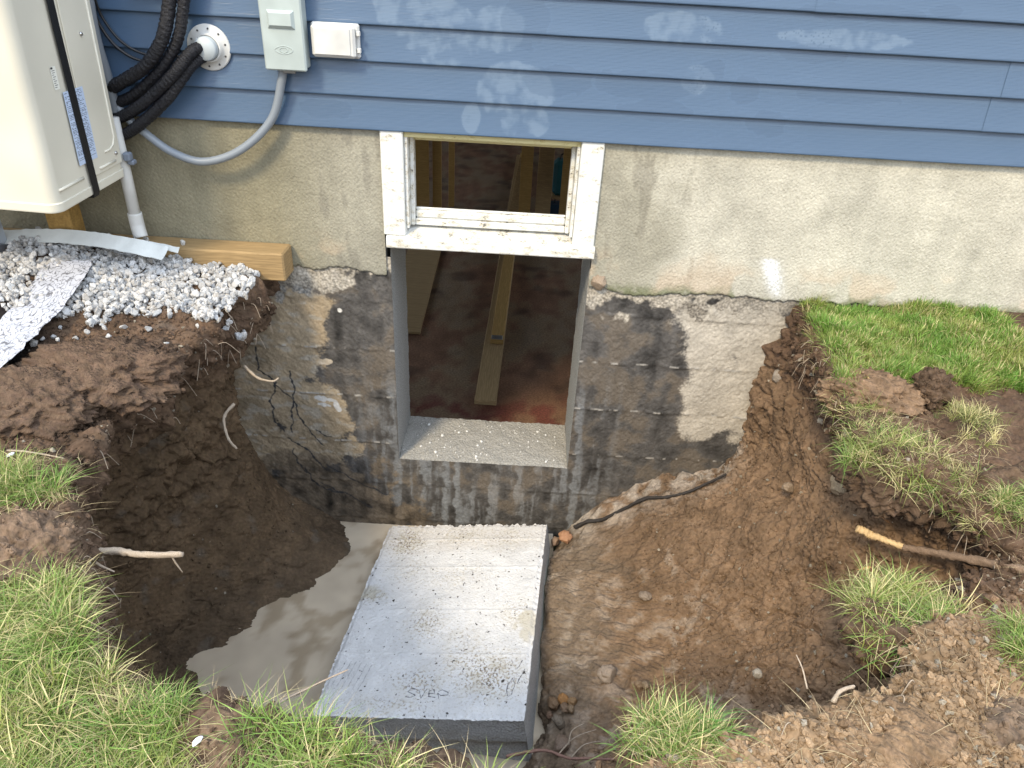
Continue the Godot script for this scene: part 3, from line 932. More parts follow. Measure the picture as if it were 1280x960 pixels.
# ---------------------------------------------------------------- basement window
func basement_window() -> void:
	var w := thing("basement_window", "dirty white wooden basement window frame without a pane, over the sawn opening", "window", Vector3(0, 0.16, 0))
	var up := Vector3(0, -0.16, 0)
	var paint := func(sd: int, amount: float) -> StandardMaterial3D:
		var big := fractal(sd, 0.02, 5).get_seamless_image(512, 512)
		var fine := fractal(sd + 1, 0.13, 3).get_seamless_image(512, 512)
		big.convert(Image.FORMAT_L8)
		fine.convert(Image.FORMAT_L8)
		var bd := big.get_data()
		var fd := fine.get_data()
		var out := PackedByteArray()
		out.resize(512 * 512 * 3)
		for i in 512 * 512:
			var a := bd[i] / 255.0
			var b := fd[i] / 255.0
			var c := Color(0.64, 0.645, 0.625)
			c = c.lerp(Color(0.46, 0.41, 0.30), sstep(0.74 - amount, 1.02 - amount, a * 0.75 + b * 0.35) * 0.75)
			c = c.lerp(Color(0.10, 0.095, 0.09), sstep(1.22 - amount, 1.30 - amount, a * 0.8 + b * 0.62) * 0.9)
			c = c.linear_to_srgb()
			out[i * 3] = int(c.r * 255); out[i * 3 + 1] = int(c.g * 255); out[i * 3 + 2] = int(c.b * 255)
		var pm := mat(Color.WHITE, 0.55, 0.45)
		pm.uv1_triplanar = true
		pm.uv1_world_triplanar = true
		pm.uv1_scale = Vector3(1.3, 2.6, 1.3)
		pm.albedo_texture = ImageTexture.create_from_image(Image.create_from_data(512, 512, false, Image.FORMAT_RGB8, out))
		return pm
	var m: StandardMaterial3D = paint.call(41, 0.15)
	var dirty: StandardMaterial3D = paint.call(47, 0.27)
	var B := func(called: String, lo: Vector3, hi: Vector3, bev := 0.003) -> MeshInstance3D:
		return obj(called, box(lo + up, hi + up, bev), m, w)
	B.call("side_trim", Vector3(-0.532, 0.203, -0.02), Vector3(-0.448, 0.601, 0.034), 0.004)
	B.call("side_trim", Vector3(0.203, 0.197, -0.02), Vector3(0.287, 0.601, 0.034), 0.004)
	var yellow_tinted: StandardMaterial3D = paint.call(53, 0.12)
	yellow_tinted.albedo_color = lin(0.86, 0.76, 0.42)  # head trim and head rail take this yellow tint
	obj("head_trim", box(Vector3(-0.447, 0.575, -0.10) + up, Vector3(0.202, 0.628, 0.018) + up, 0.002), yellow_tinted, w)
	# sill: a sloping board with a nosed front
	var st := begin()
	var prof := [Vector2(0.046, 0.156), Vector2(0.048, 0.160), Vector2(0.048, 0.194), Vector2(0.045, 0.199), Vector2(-0.13, 0.226), Vector2(-0.13, 0.156)]
	for i in prof.size():
		var a: Vector2 = prof[i]
		var b: Vector2 = prof[(i + 1) % prof.size()]
		var out := Vector3(0, -(b.x - a.x), b.y - a.y)
		var mid := (a + b) * 0.5 - Vector2(-0.04, 0.19)
		if out.dot(Vector3(0, mid.y, mid.x)) < 0: out = -out
		quad(st, Vector3(-0.522, a.y, a.x) + up, Vector3(0.292, a.y, a.x) + up, Vector3(0.292, b.y, b.x) + up, Vector3(-0.522, b.y, b.x) + up, out)
	for x in [-0.522, 0.292]:
		for i in range(1, prof.size() - 1):
			tri(st, Vector3(x, prof[0].y, prof[0].x) + up, Vector3(x, prof[i].y, prof[i].x) + up, Vector3(x, prof[i + 1].y, prof[i + 1].x) + up, Vector3(signf(x), 0, 0))
	obj("window_sill", done(st), dirty, w)
	# jamb liners with their stops
	for s in [[-0.447, 1.0], [0.202, -1.0]]:
		var x0: float = s[0]
		var d: float = s[1]
		var lo := minf(x0, x0 + d * 0.012)
		obj("jamb_liner", box(Vector3(lo, 0.228, -0.13) + up, Vector3(lo + 0.012, 0.575, 0.016) + up, 0.002), dirty, w)
		var x1 := x0 + d * 0.0125
		lo = minf(x1, x1 + d * 0.016)
		obj("stop_bead", box(Vector3(lo, 0.226, -0.075) + up, Vector3(lo + 0.016, 0.574, -0.03) + up, 0.003), dirty, w)
	# the sash, its glass knocked out
	var sash := obj("sash", box(Vector3(-0.418, 0.226, -0.072) + up, Vector3(0.173, 0.252, -0.034) + up, 0.004), dirty, w)
	obj("bottom_rail", box(Vector3(-0.418, 0.253, -0.068) + up, Vector3(0.173, 0.283, -0.042) + up, 0.006), dirty, sash)
	obj("glazing_lip", box(Vector3(-0.418, 0.2835, -0.064) + up, Vector3(0.173, 0.292, -0.054) + up, 0.002), m, sash)
	obj("head_rail", box(Vector3(-0.418, 0.556, -0.072) + up, Vector3(0.173, 0.5745, -0.03) + up, 0.003), yellow_tinted, sash)

# ---------------------------------------------------------------- the basement behind the wall
const FLOOR := -1.3

func wood_mat(c: Color, sd: int, scale := 1.0) -> StandardMaterial3D:
	var n := fractal(sd, 0.05, 3)
	var im := Image.create(256, 256, false, Image.FORMAT_RGB8)
	for y in 256:
		for x in 256:
			var warp := n.get_noise_2d(x * 0.25, y * 0.6) * 16.0
			var v := 0.5 + 0.5 * sin((y + warp) * 0.32)
			var f := n.get_noise_2d(x * 0.5, y * 8.0)
			var t := 0.80 + 0.14 * v * (0.6 + 0.4 * n.get_noise_2d(y * 0.5, 9)) + 0.10 * f
			im.set_pixel(x, y, Color(t, t * 0.97, t * 0.92).clamp())
	var m := mat(c, 0.75, 0.35)
	m.albedo_texture = ImageTexture.create_from_image(im)
	m.uv1_triplanar = true
	m.uv1_scale = Vector3(1.4, 5.0, 5.0) * scale
	return m

func basement() -> void:
	# floor slab with paint worn off in patches
	var cols := 220
	var rows := 240
	var p := PackedVector3Array()
	var c := PackedColorArray()
	for r in rows:
		for k in cols:
			var x := lerpf(-3.4, 3.4, float(k) / (cols - 1))
			var z := lerpf(-9.0, -THICK, pow(float(r) / (rows - 1), 0.6))
			p.append(Vector3(x, FLOOR + n_low.get_noise_2d(x * 2, z * 2) * 0.004, z))
			var a := n_low.get_noise_2d(x * 1.7, z * 0.9)
			var b := n_mid.get_noise_2d(x * 6, z * 3.2)
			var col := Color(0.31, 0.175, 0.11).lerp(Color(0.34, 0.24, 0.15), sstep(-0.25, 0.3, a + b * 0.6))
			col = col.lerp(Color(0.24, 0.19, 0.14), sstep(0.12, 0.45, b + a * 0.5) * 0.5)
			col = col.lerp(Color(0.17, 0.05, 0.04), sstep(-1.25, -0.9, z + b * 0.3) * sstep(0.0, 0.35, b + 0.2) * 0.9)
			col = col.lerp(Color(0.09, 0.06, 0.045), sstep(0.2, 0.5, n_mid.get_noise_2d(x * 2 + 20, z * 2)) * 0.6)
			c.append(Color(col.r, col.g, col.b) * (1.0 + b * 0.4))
	var fm := rough_mat(Color.WHITE, 0.7, grit_tex, 1.7, grain_height, 0.1, true)
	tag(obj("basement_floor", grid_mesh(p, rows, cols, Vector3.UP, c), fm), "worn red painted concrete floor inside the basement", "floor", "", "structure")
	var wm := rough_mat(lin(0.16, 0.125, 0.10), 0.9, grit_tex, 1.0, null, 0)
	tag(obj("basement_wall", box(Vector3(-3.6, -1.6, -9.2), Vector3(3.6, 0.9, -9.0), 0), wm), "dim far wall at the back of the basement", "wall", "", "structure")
	for e in [[-3.6, -3.4, "dim side wall of the basement with openings added to light the floor, beyond the left studs"], [3.4, 3.6, "dim side wall of the basement with openings added to light the floor, beyond the leaning boards"]]:
		var st := begin()
		add_box(st, Vector3(e[0], -1.6, -9.0), Vector3(e[1], -0.5, -THICK), 0)
		add_box(st, Vector3(e[0], 0.7, -9.0), Vector3(e[1], 0.92, -THICK), 0)
		for q in [[-9.0, -8.6], [-5.4, -5.0], [-1.6, -THICK]]:  # piers between unseen openings, added so daylight brightens the basement floor
			add_box(st, Vector3(e[0], -0.5, q[0]), Vector3(e[1], 0.7, q[1]), 0)
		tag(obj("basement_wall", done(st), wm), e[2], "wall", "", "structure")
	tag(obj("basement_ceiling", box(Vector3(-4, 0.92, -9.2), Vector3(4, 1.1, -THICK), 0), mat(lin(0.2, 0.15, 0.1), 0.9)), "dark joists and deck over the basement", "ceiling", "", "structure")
	tag(obj("basement_subfloor", box(Vector3(-4, -1.9, -9.2), Vector3(4, FLOOR - 0.03, -THICK), 0), mat(lin(0.2, 0.15, 0.1), 0.9)), "earth and slab under the basement floor", "floor", "", "structure")
	var pine := wood_mat(lin(0.58, 0.40, 0.16), 51)
	var grey := wood_mat(lin(0.50, 0.38, 0.22), 52)
	# two boards lying on the floor, the upper one shorter
	var d := Vector3(0.10, 0, -6.0).normalized()
	var lay := func(near_mid: Vector3, length: float, wide: float, thick: float, turn: float) -> Array:
		var b := Basis(Vector3.UP, turn)
		return [box(Vector3(-length, 0, -wide / 2), Vector3(0, thick, wide / 2), 0.004), Transform3D(b, near_mid)]
	var q: Array = lay.call(Vector3(-0.16, FLOOR + 0.004, -1.07), 6.0, 0.14, 0.038, -PI / 2 - 0.02)
	var o := obj("floor_board", q[0], grey)
	o.transform = q[1]
	tag(o, "long lower board on the basement floor, its muddy end nearest the sill", "board")
	q = lay.call(Vector3(-0.125, FLOOR + 0.044, -1.80), 5.2, 0.092, 0.038, -PI / 2 - 0.02)
	o = obj("floor_board", q[0], pine)
	o.transform = q[1]
	tag(o, "yellow board lying on top of the longer floor board", "board")
	var tag_m := mat(lin(0.45, 0.47, 0.5), 0.35, 0.5, 0.8)
	tag(obj("metal_strap_plate", box(Vector3(-0.165, FLOOR + 0.0835, -1.86), Vector3(-0.085, FLOOR + 0.0855, -1.80), 0.0008), tag_m), "small grey metal plate on the end of the upper board", "plate")
	# studs seen through the window
	var stud := func(x: float, z: float, w: float, tilt: float, label: String, m: Material) -> void:
		var s := obj("wall_stud", box(Vector3(-w / 2, 0, -0.019), Vector3(w / 2, 2.2, 0.019), 0.003), m)
		s.position = Vector3(x, FLOOR + 0.003, z)
		s.rotation.z = tilt
		tag(s, label, "stud")
	stud.call(-1.00, -4.3, 0.16, 0.0, "yellow pine corner studs nearest the left jamb of the window", pine)
	stud.call(-0.845, -4.34, 0.085, 0.0, "second yellow pine stud standing beside the corner studs", pine)
	stud.call(-0.76, -4.9, 0.06, 0.0, "narrow stud standing behind the corner studs", pine)
	stud.call(0.022, -4.3, 0.115, 0.0, "lone upright pine stud right of the middle of the window", pine)
	stud.call(0.40, -4.3, 0.07, 0.0, "thin upright stud beside the teal tool case", pine)
	var lean := func(a: Vector3, b: Vector3, w: float, label: String, m: Material) -> void:
		var L := a.distance_to(b)
		var s := obj("leaning_board", box(Vector3(-w / 2, 0, -0.012), Vector3(w / 2, L, 0.012), 0.003), m)
		var y := (b - a).normalized()
		var x := (Vector3(1, 0, 0) - y * y.x).normalized()
		s.transform = Transform3D(Basis(x, y, x.cross(y)), a)
		tag(s, label, "board")
	lean.call(Vector3(-0.13, FLOOR + 0.012, -4.4), Vector3(-0.03, -0.66, -4.6), 0.045, "thin dark lath leaning left of the lone stud", grey)
	lean.call(Vector3(0.20, FLOOR + 0.012, -4.25), Vector3(0.21, -0.48, -4.45), 0.15, "wide pale board leaning right of the lone stud", grey)
	lean.call(Vector3(-0.06, FLOOR + 0.012, -4.5), Vector3(0.0, -0.72, -4.7), 0.09, "brown board leaning behind the lone stud", grey)
	# sill plate and low framing on the left, seen under the window
	o = obj("wide_board", box(Vector3(-0.30, 0, -2.6), Vector3(0, 0.022, 0), 0.004), grey)
	o.transform = Transform3D(Basis(Vector3.UP, 0.02), Vector3(-0.69, FLOOR + 0.004, -1.95))
	tag(o, "wide pale board lying along the left side of the basement floor", "board")
	# teal bags
	var teal := rough_mat(lin(0.02, 0.13, 0.16), 0.6, soft_tex, 4.0, grain_height, 0.2)
	var navy := rough_mat(lin(0.02, 0.05, 0.09), 0.6, soft_tex, 4.0, grain_height, 0.2)
	for e in [[Vector3(0.41, -0.80, -4.5), Vector3(0.12, 0.17, 0.10), teal, "teal tool case on a shelf behind the thin stud"], [Vector3(0.40, -1.17, -4.48), Vector3(0.15, 0.11, 0.10), navy, "dark blue tool case low behind the thin stud"]]:
		var sz: Vector3 = e[1]
		var root := thing("tool_case", e[3], "case", e[0])
		var st := begin()
		add_box(st, -sz, sz, 0.035)
		obj("case_body", done(st), e[2], root)
		obj("case_handle", tube(spline([Vector3(-sz.x * 0.5, sz.y, 0), Vector3(-sz.x * 0.4, sz.y + 0.05, 0), Vector3(sz.x * 0.4, sz.y + 0.05, 0), Vector3(sz.x * 0.5, sz.y, 0)], 5), 0.008, 8), mat(lin(0.02, 0.02, 0.02), 0.5), root)
		var shelf := obj("shelf_bracket", box(Vector3(-sz.x, -sz.y - 0.03, -sz.z), Vector3(sz.x + 0.1, -sz.y - 0.004, sz.z), 0.002), grey)
		shelf.position = e[0]
		tag(shelf, "narrow shelf board under the " + ("teal" if sz.y > 0.15 else "dark blue") + " tool case", "shelf")

# ---------------------------------------------------------------- the block sawn out of the wall
func cut_block() -> void:
	var W := 0.785
	var L := 1.105
	var T := 0.36
	var root := thing("concrete_block", "large pale grey block of sawn foundation concrete lying flat in the pit", "concrete block", Vector3(-0.2277, -1.2035, 0.6177))
	# local axes: x across, z towards the viewer, y up; top face at y = 0; it rests tilted on the mud
	root.basis = Basis.from_euler(Vector3(-0.0695, -0.0883, 0.1681))
	# stains
	var w := 500
	var h := 700
	var s := 620.0
	var d := PackedByteArray()
	d.resize(w * h * 4)
	var spots := [[-.27, -.42, .10, .12, 1.4], [.0, -.46, .16, .08, .8], [.20, -.44, .14, .10, .7], [-.2, -.22, .12, .10, .5], [.0, -.18, .2, .1, .5], [-.06, .10, .10, .12, .9], [.10, .2, .10, .12, .6], [.14, .30, .14, .12, .8], [.24, .36, .16, .14, 1.2], [-.02, .40, .12, .08, .9], [.30, .05, .08, .12, .7], [-.34, -.05, .10, .05, .8], [-.1, .5, .2, .05, .7]]
	for py in h:
		var z := (py + 0.5) / s - L / 2
		for px in w:
			var x := (px + 0.5) / s - W / 2
			var a := n_low.get_noise_2d(x * 4 + 3, z * 4)
			var b := n_mid.get_noise_2d(x * 12, z * 12 + 5)
			var f := n_mid.get_noise_2d(x * 55, z * 75)
			var g := n_mid.get_noise_2d(x * 70 + 20, z * 50)
			var c := Color(0.59, 0.585, 0.585) * (1.0 + a * 0.12 + b * 0.10)
			c = c.lerp(Color(0.52, 0.49, 0.46), sstep(-0.30, -0.42, z + b * 0.06) * 0.7)
			var dens := 0.0
			for e in spots:
				var ex: float = (x - e[0]) / e[2]
				var ez: float = (z - e[1]) / e[3]
				dens = maxf(dens, e[4] * exp(-(ex * ex + ez * ez) * 1.3))
			# crumbs of dried mud pressed into footprints
			var crumb := sstep(0.26, 0.36, f + dens * 0.22 - 0.12)
			var crumb2 := sstep(0.32, 0.42, g + dens * 0.22 - 0.14)
			c = c.lerp(Color(0.30, 0.25, 0.17), clampf(crumb * (0.25 + dens * 0.6), 0, 0.85))
			c = c.lerp(Color(0.13, 0.10, 0.075), clampf(crumb2 * dens * 0.9, 0, 0.9))
			c = c.lerp(Color(0.42, 0.38, 0.30), clampf(dens * sstep(-0.2, 0.3, b + f * 0.5) * 0.5, 0, 0.6))
			# dark pits
			c = c.lerp(Color(0.05, 0.045, 0.04), sstep(0.54, 0.58, n_mid.get_noise_2d(x * 30 + 80, z * 30)))
			# form board seams
			for sz in [-0.43, -0.235, 0.03, 0.265]:
				c = c.lerp(Color(0.78, 0.77, 0.76), sstep(0.004, 0.001, absf(z - sz - n_low.get_noise_2d(x * 3, sz) * 0.004)) * sstep(-0.3, 0.2, b) * 0.5)
			# yellowed left edge chip
			c = c.lerp(Color(0.40, 0.36, 0.27), blobs([[-.36, -.08, .06, .03], [.37, .10, .05, .08]], x, z, b * 0.9, 0.35) * 0.6)
			c = c.clamp().linear_to_srgb()
			var k := (py * w + px) * 4
			d[k] = int(c.r * 255); d[k + 1] = int(c.g * 255); d[k + 2] = int(c.b * 255); d[k + 3] = 255
	var im := Image.create_from_data(w, h, false, Image.FORMAT_RGBA8, d)
	# pencilled scribble and an oval mark near the front edge (z grows downwards in the image)
	var V := func(x: float, z: float) -> Vector2: return Vector2(x, -z)
	var ink := lin(0.06, 0.06, 0.065)
	ink.a = 0.5
	var scrib := [
		[V.call(-.020, .432), V.call(-.045, .428), V.call(-.055, .440), V.call(-.035, .448), V.call(-.022, .456), V.call(-.036, .466), V.call(-.058, .462)],
		[V.call(-.012, .434), V.call(.002, .466), V.call(.018, .432)],
		[V.call(.026, .450), V.call(.050, .448), V.call(.044, .432), V.call(.028, .440), V.call(.030, .462), V.call(.052, .466)],
		[V.call(.062, .440), V.call(.074, .432), V.call(.098, .440), V.call(.100, .452), V.call(.072, .458), V.call(.060, .448), V.call(.066, .470)],
		[V.call(.318, .40), V.call(.330, .375), V.call(.343, .40), V.call(.336, .445), V.call(.324, .452), V.call(.316, .430), V.call(.318, .40)],
		[V.call(.362, .29), V.call(.340, .33)], [V.call(.372, .33), V.call(.352, .40)]]
	draw_strokes(im, -W / 2, L / 2, s, scrib, 0.0022, ink, 0.0035, 12)
	# saw scratches at the front left
	var faint := lin(0.3, 0.3, 0.31)
	faint.a = 0.5
	var scr := []
	for i in 6: scr.append([V.call(-.34 + i * .022, .30 + i * 0.004), V.call(-.36 + i * .022, .42 + i * 0.004)])
	draw_strokes(im, -W / 2, L / 2, s, scr, 0.002, faint, 0.002, 13)
	var tex := ImageTexture.create_from_image(im)
	# top face
	var cols := 130
	var rows := 180
	var p := PackedVector3Array()
	var uv := PackedVector2Array()
	for r in rows:
		for c2 in cols:
			var x := lerpf(-W / 2, W / 2, float(c2) / (cols - 1))
			var z := lerpf(-L / 2, L / 2, float(r) / (rows - 1))
			var y := n_mid.get_noise_2d(x * 8, z * 8) * 0.003 + n_fine.get_noise_2d(x * 50, z * 50) * 0.0016
			for sz in [-0.43, -0.235, 0.03, 0.265]:
				var dz: float = z - sz - n_low.get_noise_2d(x * 3, sz) * 0.004
				y += exp(-dz * dz / 0.00002) * 0.004 + 0.0008 * signf(dz) * exp(-absf(dz) * 15)
			y -= sstep(0.34, 0.5, n_mid.get_noise_2d(x * 10 + 31, z * 10)) * 0.0025
			var e := minf(W / 2 - absf(x), L / 2 - absf(z))
			# ragged far edge and chipped arrises
			if z < -L / 2 + 0.02: z += absf(n_mid.get_noise_2d(x * 14, 2)) * 0.035
			if absf(x) > W / 2 - 0.012: x -= signf(x) * absf(n_mid.get_noise_2d(z * 9, x * 3)) * 0.010 * sstep(0.0, 0.25, n_low.get_noise_2d(z * 7, x * 5))
			if e < 0.013: y -= 0.003 + absf(n_mid.get_noise_2d(x * 28, z * 28)) * 0.012
			p.append(Vector3(x, y, z))
			uv.append(Vector2((x + W / 2) / (w / s), (z + L / 2) / (h / s)))
	var tm := with_stains(rough_mat(lin(0.55, 0.55, 0.56), 0.85, grain_tex, 4.0, grain_height, 0.3), tex)
	obj("top_face", grid_mesh(p, rows, cols, Vector3.UP, PackedColorArray(), uv), tm, root)
	# sawn sides join the rim of the top face
	var side_m := rough_mat(lin(0.64, 0.64, 0.63), 0.75, grit_tex, 3.0, grain_height, 0.3)
	var ring := []
	for c2 in cols: ring.append(p[(rows - 1) * cols + c2])
	var front: Array = ring.duplicate()
	var rightside := []
	for r in rows: rightside.append(p[(rows - 1 - r) * cols + cols - 1])
	var back := []
	for c2 in cols: back.append(p[cols - 1 - c2])
	var leftside := []
	for r in rows: leftside.append(p[r * cols])
	for e in [[front, Vector3(0, 0, 1)], [rightside, Vector3(1, 0, 0)], [back, Vector3(0, 0, -1)], [leftside, Vector3(-1, 0, 0)]]:
		var edge: Array = e[0]
		var out: Vector3 = e[1]
		var q := PackedVector3Array()
		var nr := 40
		for r in nr:
			for k in edge.size():
				var u := float(r) / (nr - 1)
				var a: Vector3 = edge[k]
				var flat := a
				if out.x != 0: flat.x = out.x * W / 2
				else: flat.z = out.z * L / 2
				flat.y = a.y - T * u
				var lag := sstep(0.0, 0.06, u)
				var b := a.lerp(flat, lag)
				b.y = a.y - T * u
				b += out * (n_mid.get_noise_3d(flat.x * 9, flat.y * 9, flat.z * 9) * 0.004 * lag - 0.004 * lag * float(out.z > 0) * sstep(0.30, 0.34, u))
				if out.z > 0: b += out * -0.012 * sstep(0.33, 0.35, u)
				q.append(b)
		obj("sawn_side", grid_mesh(q, nr, edge.size(), out), side_m, root)

# ---------------------------------------------------------------- muddy water
func water() -> void:
	var m := rough_mat(lin(0.52, 0.435, 0.33), 0.12, soft_tex, 1.3, null, 0)
	m.metallic_specular = 0.5
	var rows := 90
	var cols := 110
	var p := PackedVector3Array()
	var c := PackedColorArray()
	for r in rows:
		for k in cols:
			var x := lerpf(-1.5, 0.25, float(k) / (cols - 1))
			var z := lerpf(-0.01, 1.6, float(r) / (rows - 1))
			p.append(Vector3(x, -1.342 + n_low.get_noise_2d(x * 6, z * 6) * 0.0006, z))
			var a := n_low.get_noise_2d(x * 3, z * 3)
			var b := n_mid.get_noise_2d(x * 9 + 4, z * 9)
			# silt hanging in clouds
			var col := Color(1, 1, 1).lerp(Color(0.55, 0.50, 0.42), sstep(0.05, 0.5, a + b * 0.6) * 0.7)
			c.append(col)
	m.vertex_color_use_as_albedo = true
	tag(obj("water", grid_mesh(p, rows, cols, Vector3.UP, c), m), "puddle of muddy grey water beside the concrete block", "water", "", "structure")

# ---------------------------------------------------------------- heat pump and its supports
func rounded_rect(hx: float, hz: float, r: float, n := 6) -> PackedVector2Array:
	var out := PackedVector2Array()
	for k in 4:
		var cx: float = [hx - r, -hx + r, -hx + r, hx - r][k]
		var cz: float = [hz - r, hz - r, -hz + r, -hz + r][k]
		for i in n + 1:
			var a := PI / 2 * k + PI / 2 * i / n
			out.append(Vector2(cx + cos(a) * r, cz + sin(a) * r))
	return out

func prism(st: SurfaceTool, outline: PackedVector2Array, levels: Array) -> void:
	# levels: [height, inset] from the bottom up
	var n := outline.size()
	var rings := []
	for l in levels:
		var ring := PackedVector3Array()
		for i in n:
			var a := outline[i]
			var t := (outline[(i + 1) % n] - outline[(i + n - 1) % n]).normalized()
			var nn := Vector2(t.y, -t.x)
			ring.append(Vector3(a.x - nn.x * l[1], l[0], a.y - nn.y * l[1]))
		rings.append(ring)
	for r in rings.size() - 1:
		for i in n:
			var k := (i + 1) % n
			var mid: Vector3 = rings[r][i]
			quad(st, rings[r][i], rings[r][k], rings[r + 1][k], rings[r + 1][i], Vector3(mid.x, 0, mid.z).normalized() + Vector3(0, -0.001 if r == 0 else 0.0, 0))
	for e in [[0, Vector3.DOWN], [rings.size() - 1, Vector3.UP]]:
		var ring: PackedVector3Array = rings[e[0]]
		for i in range(1, n - 1):
			tri(st, ring[0], ring[i], ring[i + 1], e[1])

func heat_pump() -> void:
	# a cabinet whose end face looks to the right (+x); it leans a little
	var X := -1.44
	var root := thing("heat_pump", "cream outdoor heat pump unit strapped with a black band", "heat pump", Vector3(X, 0.42, 0.355))
	root.rotation.z = deg_to_rad(-1.6)
	var cream := rough_mat(lin(0.66, 0.63, 0.53), 0.38, soft_tex, 0.6, null, 0)
	var hx := 0.42
	var hz := 0.22
	var st := begin()
	var outline := rounded_rect(hx, hz, 0.035, 14)
	prism(st, outline, [[0.0, 0.006], [0.004, 0.001], [0.010, 0.0], [0.9, 0.0]])
	var m := done(st)
	var o := obj("cabinet", m, cream, root)
	o.position.x = -hx
	# bottom pan with a folded lip
	st = begin()
	prism(st, rounded_rect(hx + 0.004, hz + 0.004, 0.038, 14), [[-0.008, 0.006], [-0.006, 0.001], [-0.002, 0.0], [0.020, 0.0], [0.022, 0.002], [0.0225, 0.005]])
	o = obj("base_pan", done(st), cream, root)
	o.position.x = -hx
	# service cover on the end face: a raised panel with its seam, a handle recess and screws
	var cover := obj("service_cover", box(Vector3(0.0, 0.045, -0.2), Vector3(0.005, 0.86, -0.02), 0.004), cream, root)
	obj("recess_rim", tube(PackedVector3Array([Vector3(0.0055, 0.86, -0.175), Vector3(0.0055, 0.14, -0.175), Vector3(0.0055, 0.115, -0.16), Vector3(0.0055, 0.105, -0.135), Vector3(0.0055, 0.105, -0.10)]), 0.0035, 8), cream, cover)
	obj("lip_rib", tube(PackedVector3Array([Vector3(0.0045, 0.062, -0.05), Vector3(0.0045, 0.062, -0.155)]), 0.005, 8), cream, root)
	obj("lip_rib", tube(PackedVector3Array([Vector3(0.0005, 0.058, 0.19), Vector3(0.0005, 0.058, 0.05)]), 0.005, 8), cream, root)
	var steel := mat(lin(0.5, 0.5, 0.5), 0.3, 0.5, 1.0)
	for q in [Vector3(0.006, 0.085, -0.165), Vector3(0.006, 0.47, -0.105)]:
		st = begin(true)
		add_lathe(st, [Vector2(0.0065, 0.0), Vector2(0.0065, 0.002), Vector2(0.005, 0.0045), Vector2(0.0, 0.0055)], 12, Transform3D(Basis(Vector3(0, 0, 1), -PI / 2), q))
		obj("screw", done(st), steel, root)
	# the rating labels, flat print on the end face
	var im := Image.create(120, 340, false, Image.FORMAT_RGB8)
	im.fill(Color(0.72, 0.78, 0.87))
	var g := RandomNumberGenerator.new()
	g.seed = 5
	var y := 8
	while y < 320:
		if g.randf() < 0.14:
			im.fill_rect(Rect2i(4, y, 112, 2), Color(0.3, 0.34, 0.4)); y += 7
			continue
		if g.randf() < 0.05 and y < 260:
			im.fill_rect(Rect2i(0, y, 120, 22), Color(0.55, 0.61, 0.72)); y += 26
			continue
		var x := 6
		while x < 108:
			var l := g.randi_range(3, 16)
			if g.randf() < 0.75: im.fill_rect(Rect2i(x, y, mini(l, 112 - x), 3), Color(0.32, 0.36, 0.44))
			x += l + 3
		y += g.randi_range(6, 9)
	var lm := mat(Color.WHITE, 0.45)
	lm.albedo_texture = ImageTexture.create_from_image(im)
	var sticker := func(called: String, y0: float, y1: float, z0: float, z1: float, mm: Material, x: float) -> void:
		var arr := []
		arr.resize(Mesh.ARRAY_MAX)
		arr[Mesh.ARRAY_VERTEX] = PackedVector3Array([Vector3(x, y1, z0), Vector3(x, y1, z1), Vector3(x, y0, z1), Vector3(x, y0, z0)])
		arr[Mesh.ARRAY_NORMAL] = PackedVector3Array([Vector3.RIGHT, Vector3.RIGHT, Vector3.RIGHT, Vector3.RIGHT])
		arr[Mesh.ARRAY_TEX_UV] = PackedVector2Array([Vector2(1, 0), Vector2(0, 0), Vector2(0, 1), Vector2(1, 1)])
		arr[Mesh.ARRAY_INDEX] = PackedInt32Array([0, 2, 1, 0, 3, 2])
		var am := ArrayMesh.new()
		am.add_surface_from_arrays(Mesh.PRIMITIVE_TRIANGLES, arr)
		obj(called, am, mm, root)
	sticker.call("rating_label", 0.10, 0.325, -0.050, 0.062, lm, 0.0062)
	var im2 := Image.create(40, 100, false, Image.FORMAT_RGB8)
	im2.fill(Color(0.87, 0.87, 0.83))
	im2.fill_rect(Rect2i(3, 2, 16, 9), Color(0.2, 0.2, 0.2))
	for k in 9: im2.fill_rect(Rect2i(6 + (k % 2) * 3, 16 + k * 9, 24 - (k * 5) % 11, 3), Color(0.35, 0.35, 0.35))
	var lm2 := mat(Color.WHITE, 0.45)
	lm2.albedo_texture = ImageTexture.create_from_image(im2)
	sticker.call("small_label", 0.335, 0.40, 0.062, 0.09, lm2, 0.0012)
	# black strap over the end face and under the pan
	var band := rough_mat(lin(0.012, 0.012, 0.013), 0.55, soft_tex, 8.0, grain_height, 0.1)
	st = begin()
	var sp := [Vector3(0.009, 0.95, 0.026), Vector3(0.0095, 0.5, 0.022), Vector3(0.0095, 0.24, 0.014), Vector3(0.0105, 0.0, 0.006), Vector3(0.006, -0.016, 0.006), Vector3(-0.05, -0.02, 0.006), Vector3(-0.4, -0.02, 0.006)]
	for i in sp.size() - 1:
		var a: Vector3 = sp[i]
		var b: Vector3 = sp[i + 1]
		var side := Vector3(0, 0, 0.0175)
		var out := (b - a).cross(side).normalized()
		if out.x < -0.1 or out.y > 0.1: out = -out
		quad(st, a - side, a + side, b + side, b - side, out)
		var ba := a - out * 0.002
		var bb := b - out * 0.002
		quad(st, ba - side, ba + side, bb + side, bb - side, -out)
		quad(st, a + side, b + side, bb + side, ba + side, Vector3(0, 0, 1))
		quad(st, a - side, b - side, bb - side, ba - side, Vector3(0, 0, -1))
	obj("tie_strap", done(st), band, root)
	# grey cable clamp at the far lower corner
	st = begin()
	add_box(st, Vector3(0.004, 0.045, -0.235), Vector3(0.03, 0.075, -0.205), 0.005)
	add_box(st, Vector3(0.012, 0.030, -0.243), Vector3(0.036, 0.047, -0.215), 0.004)
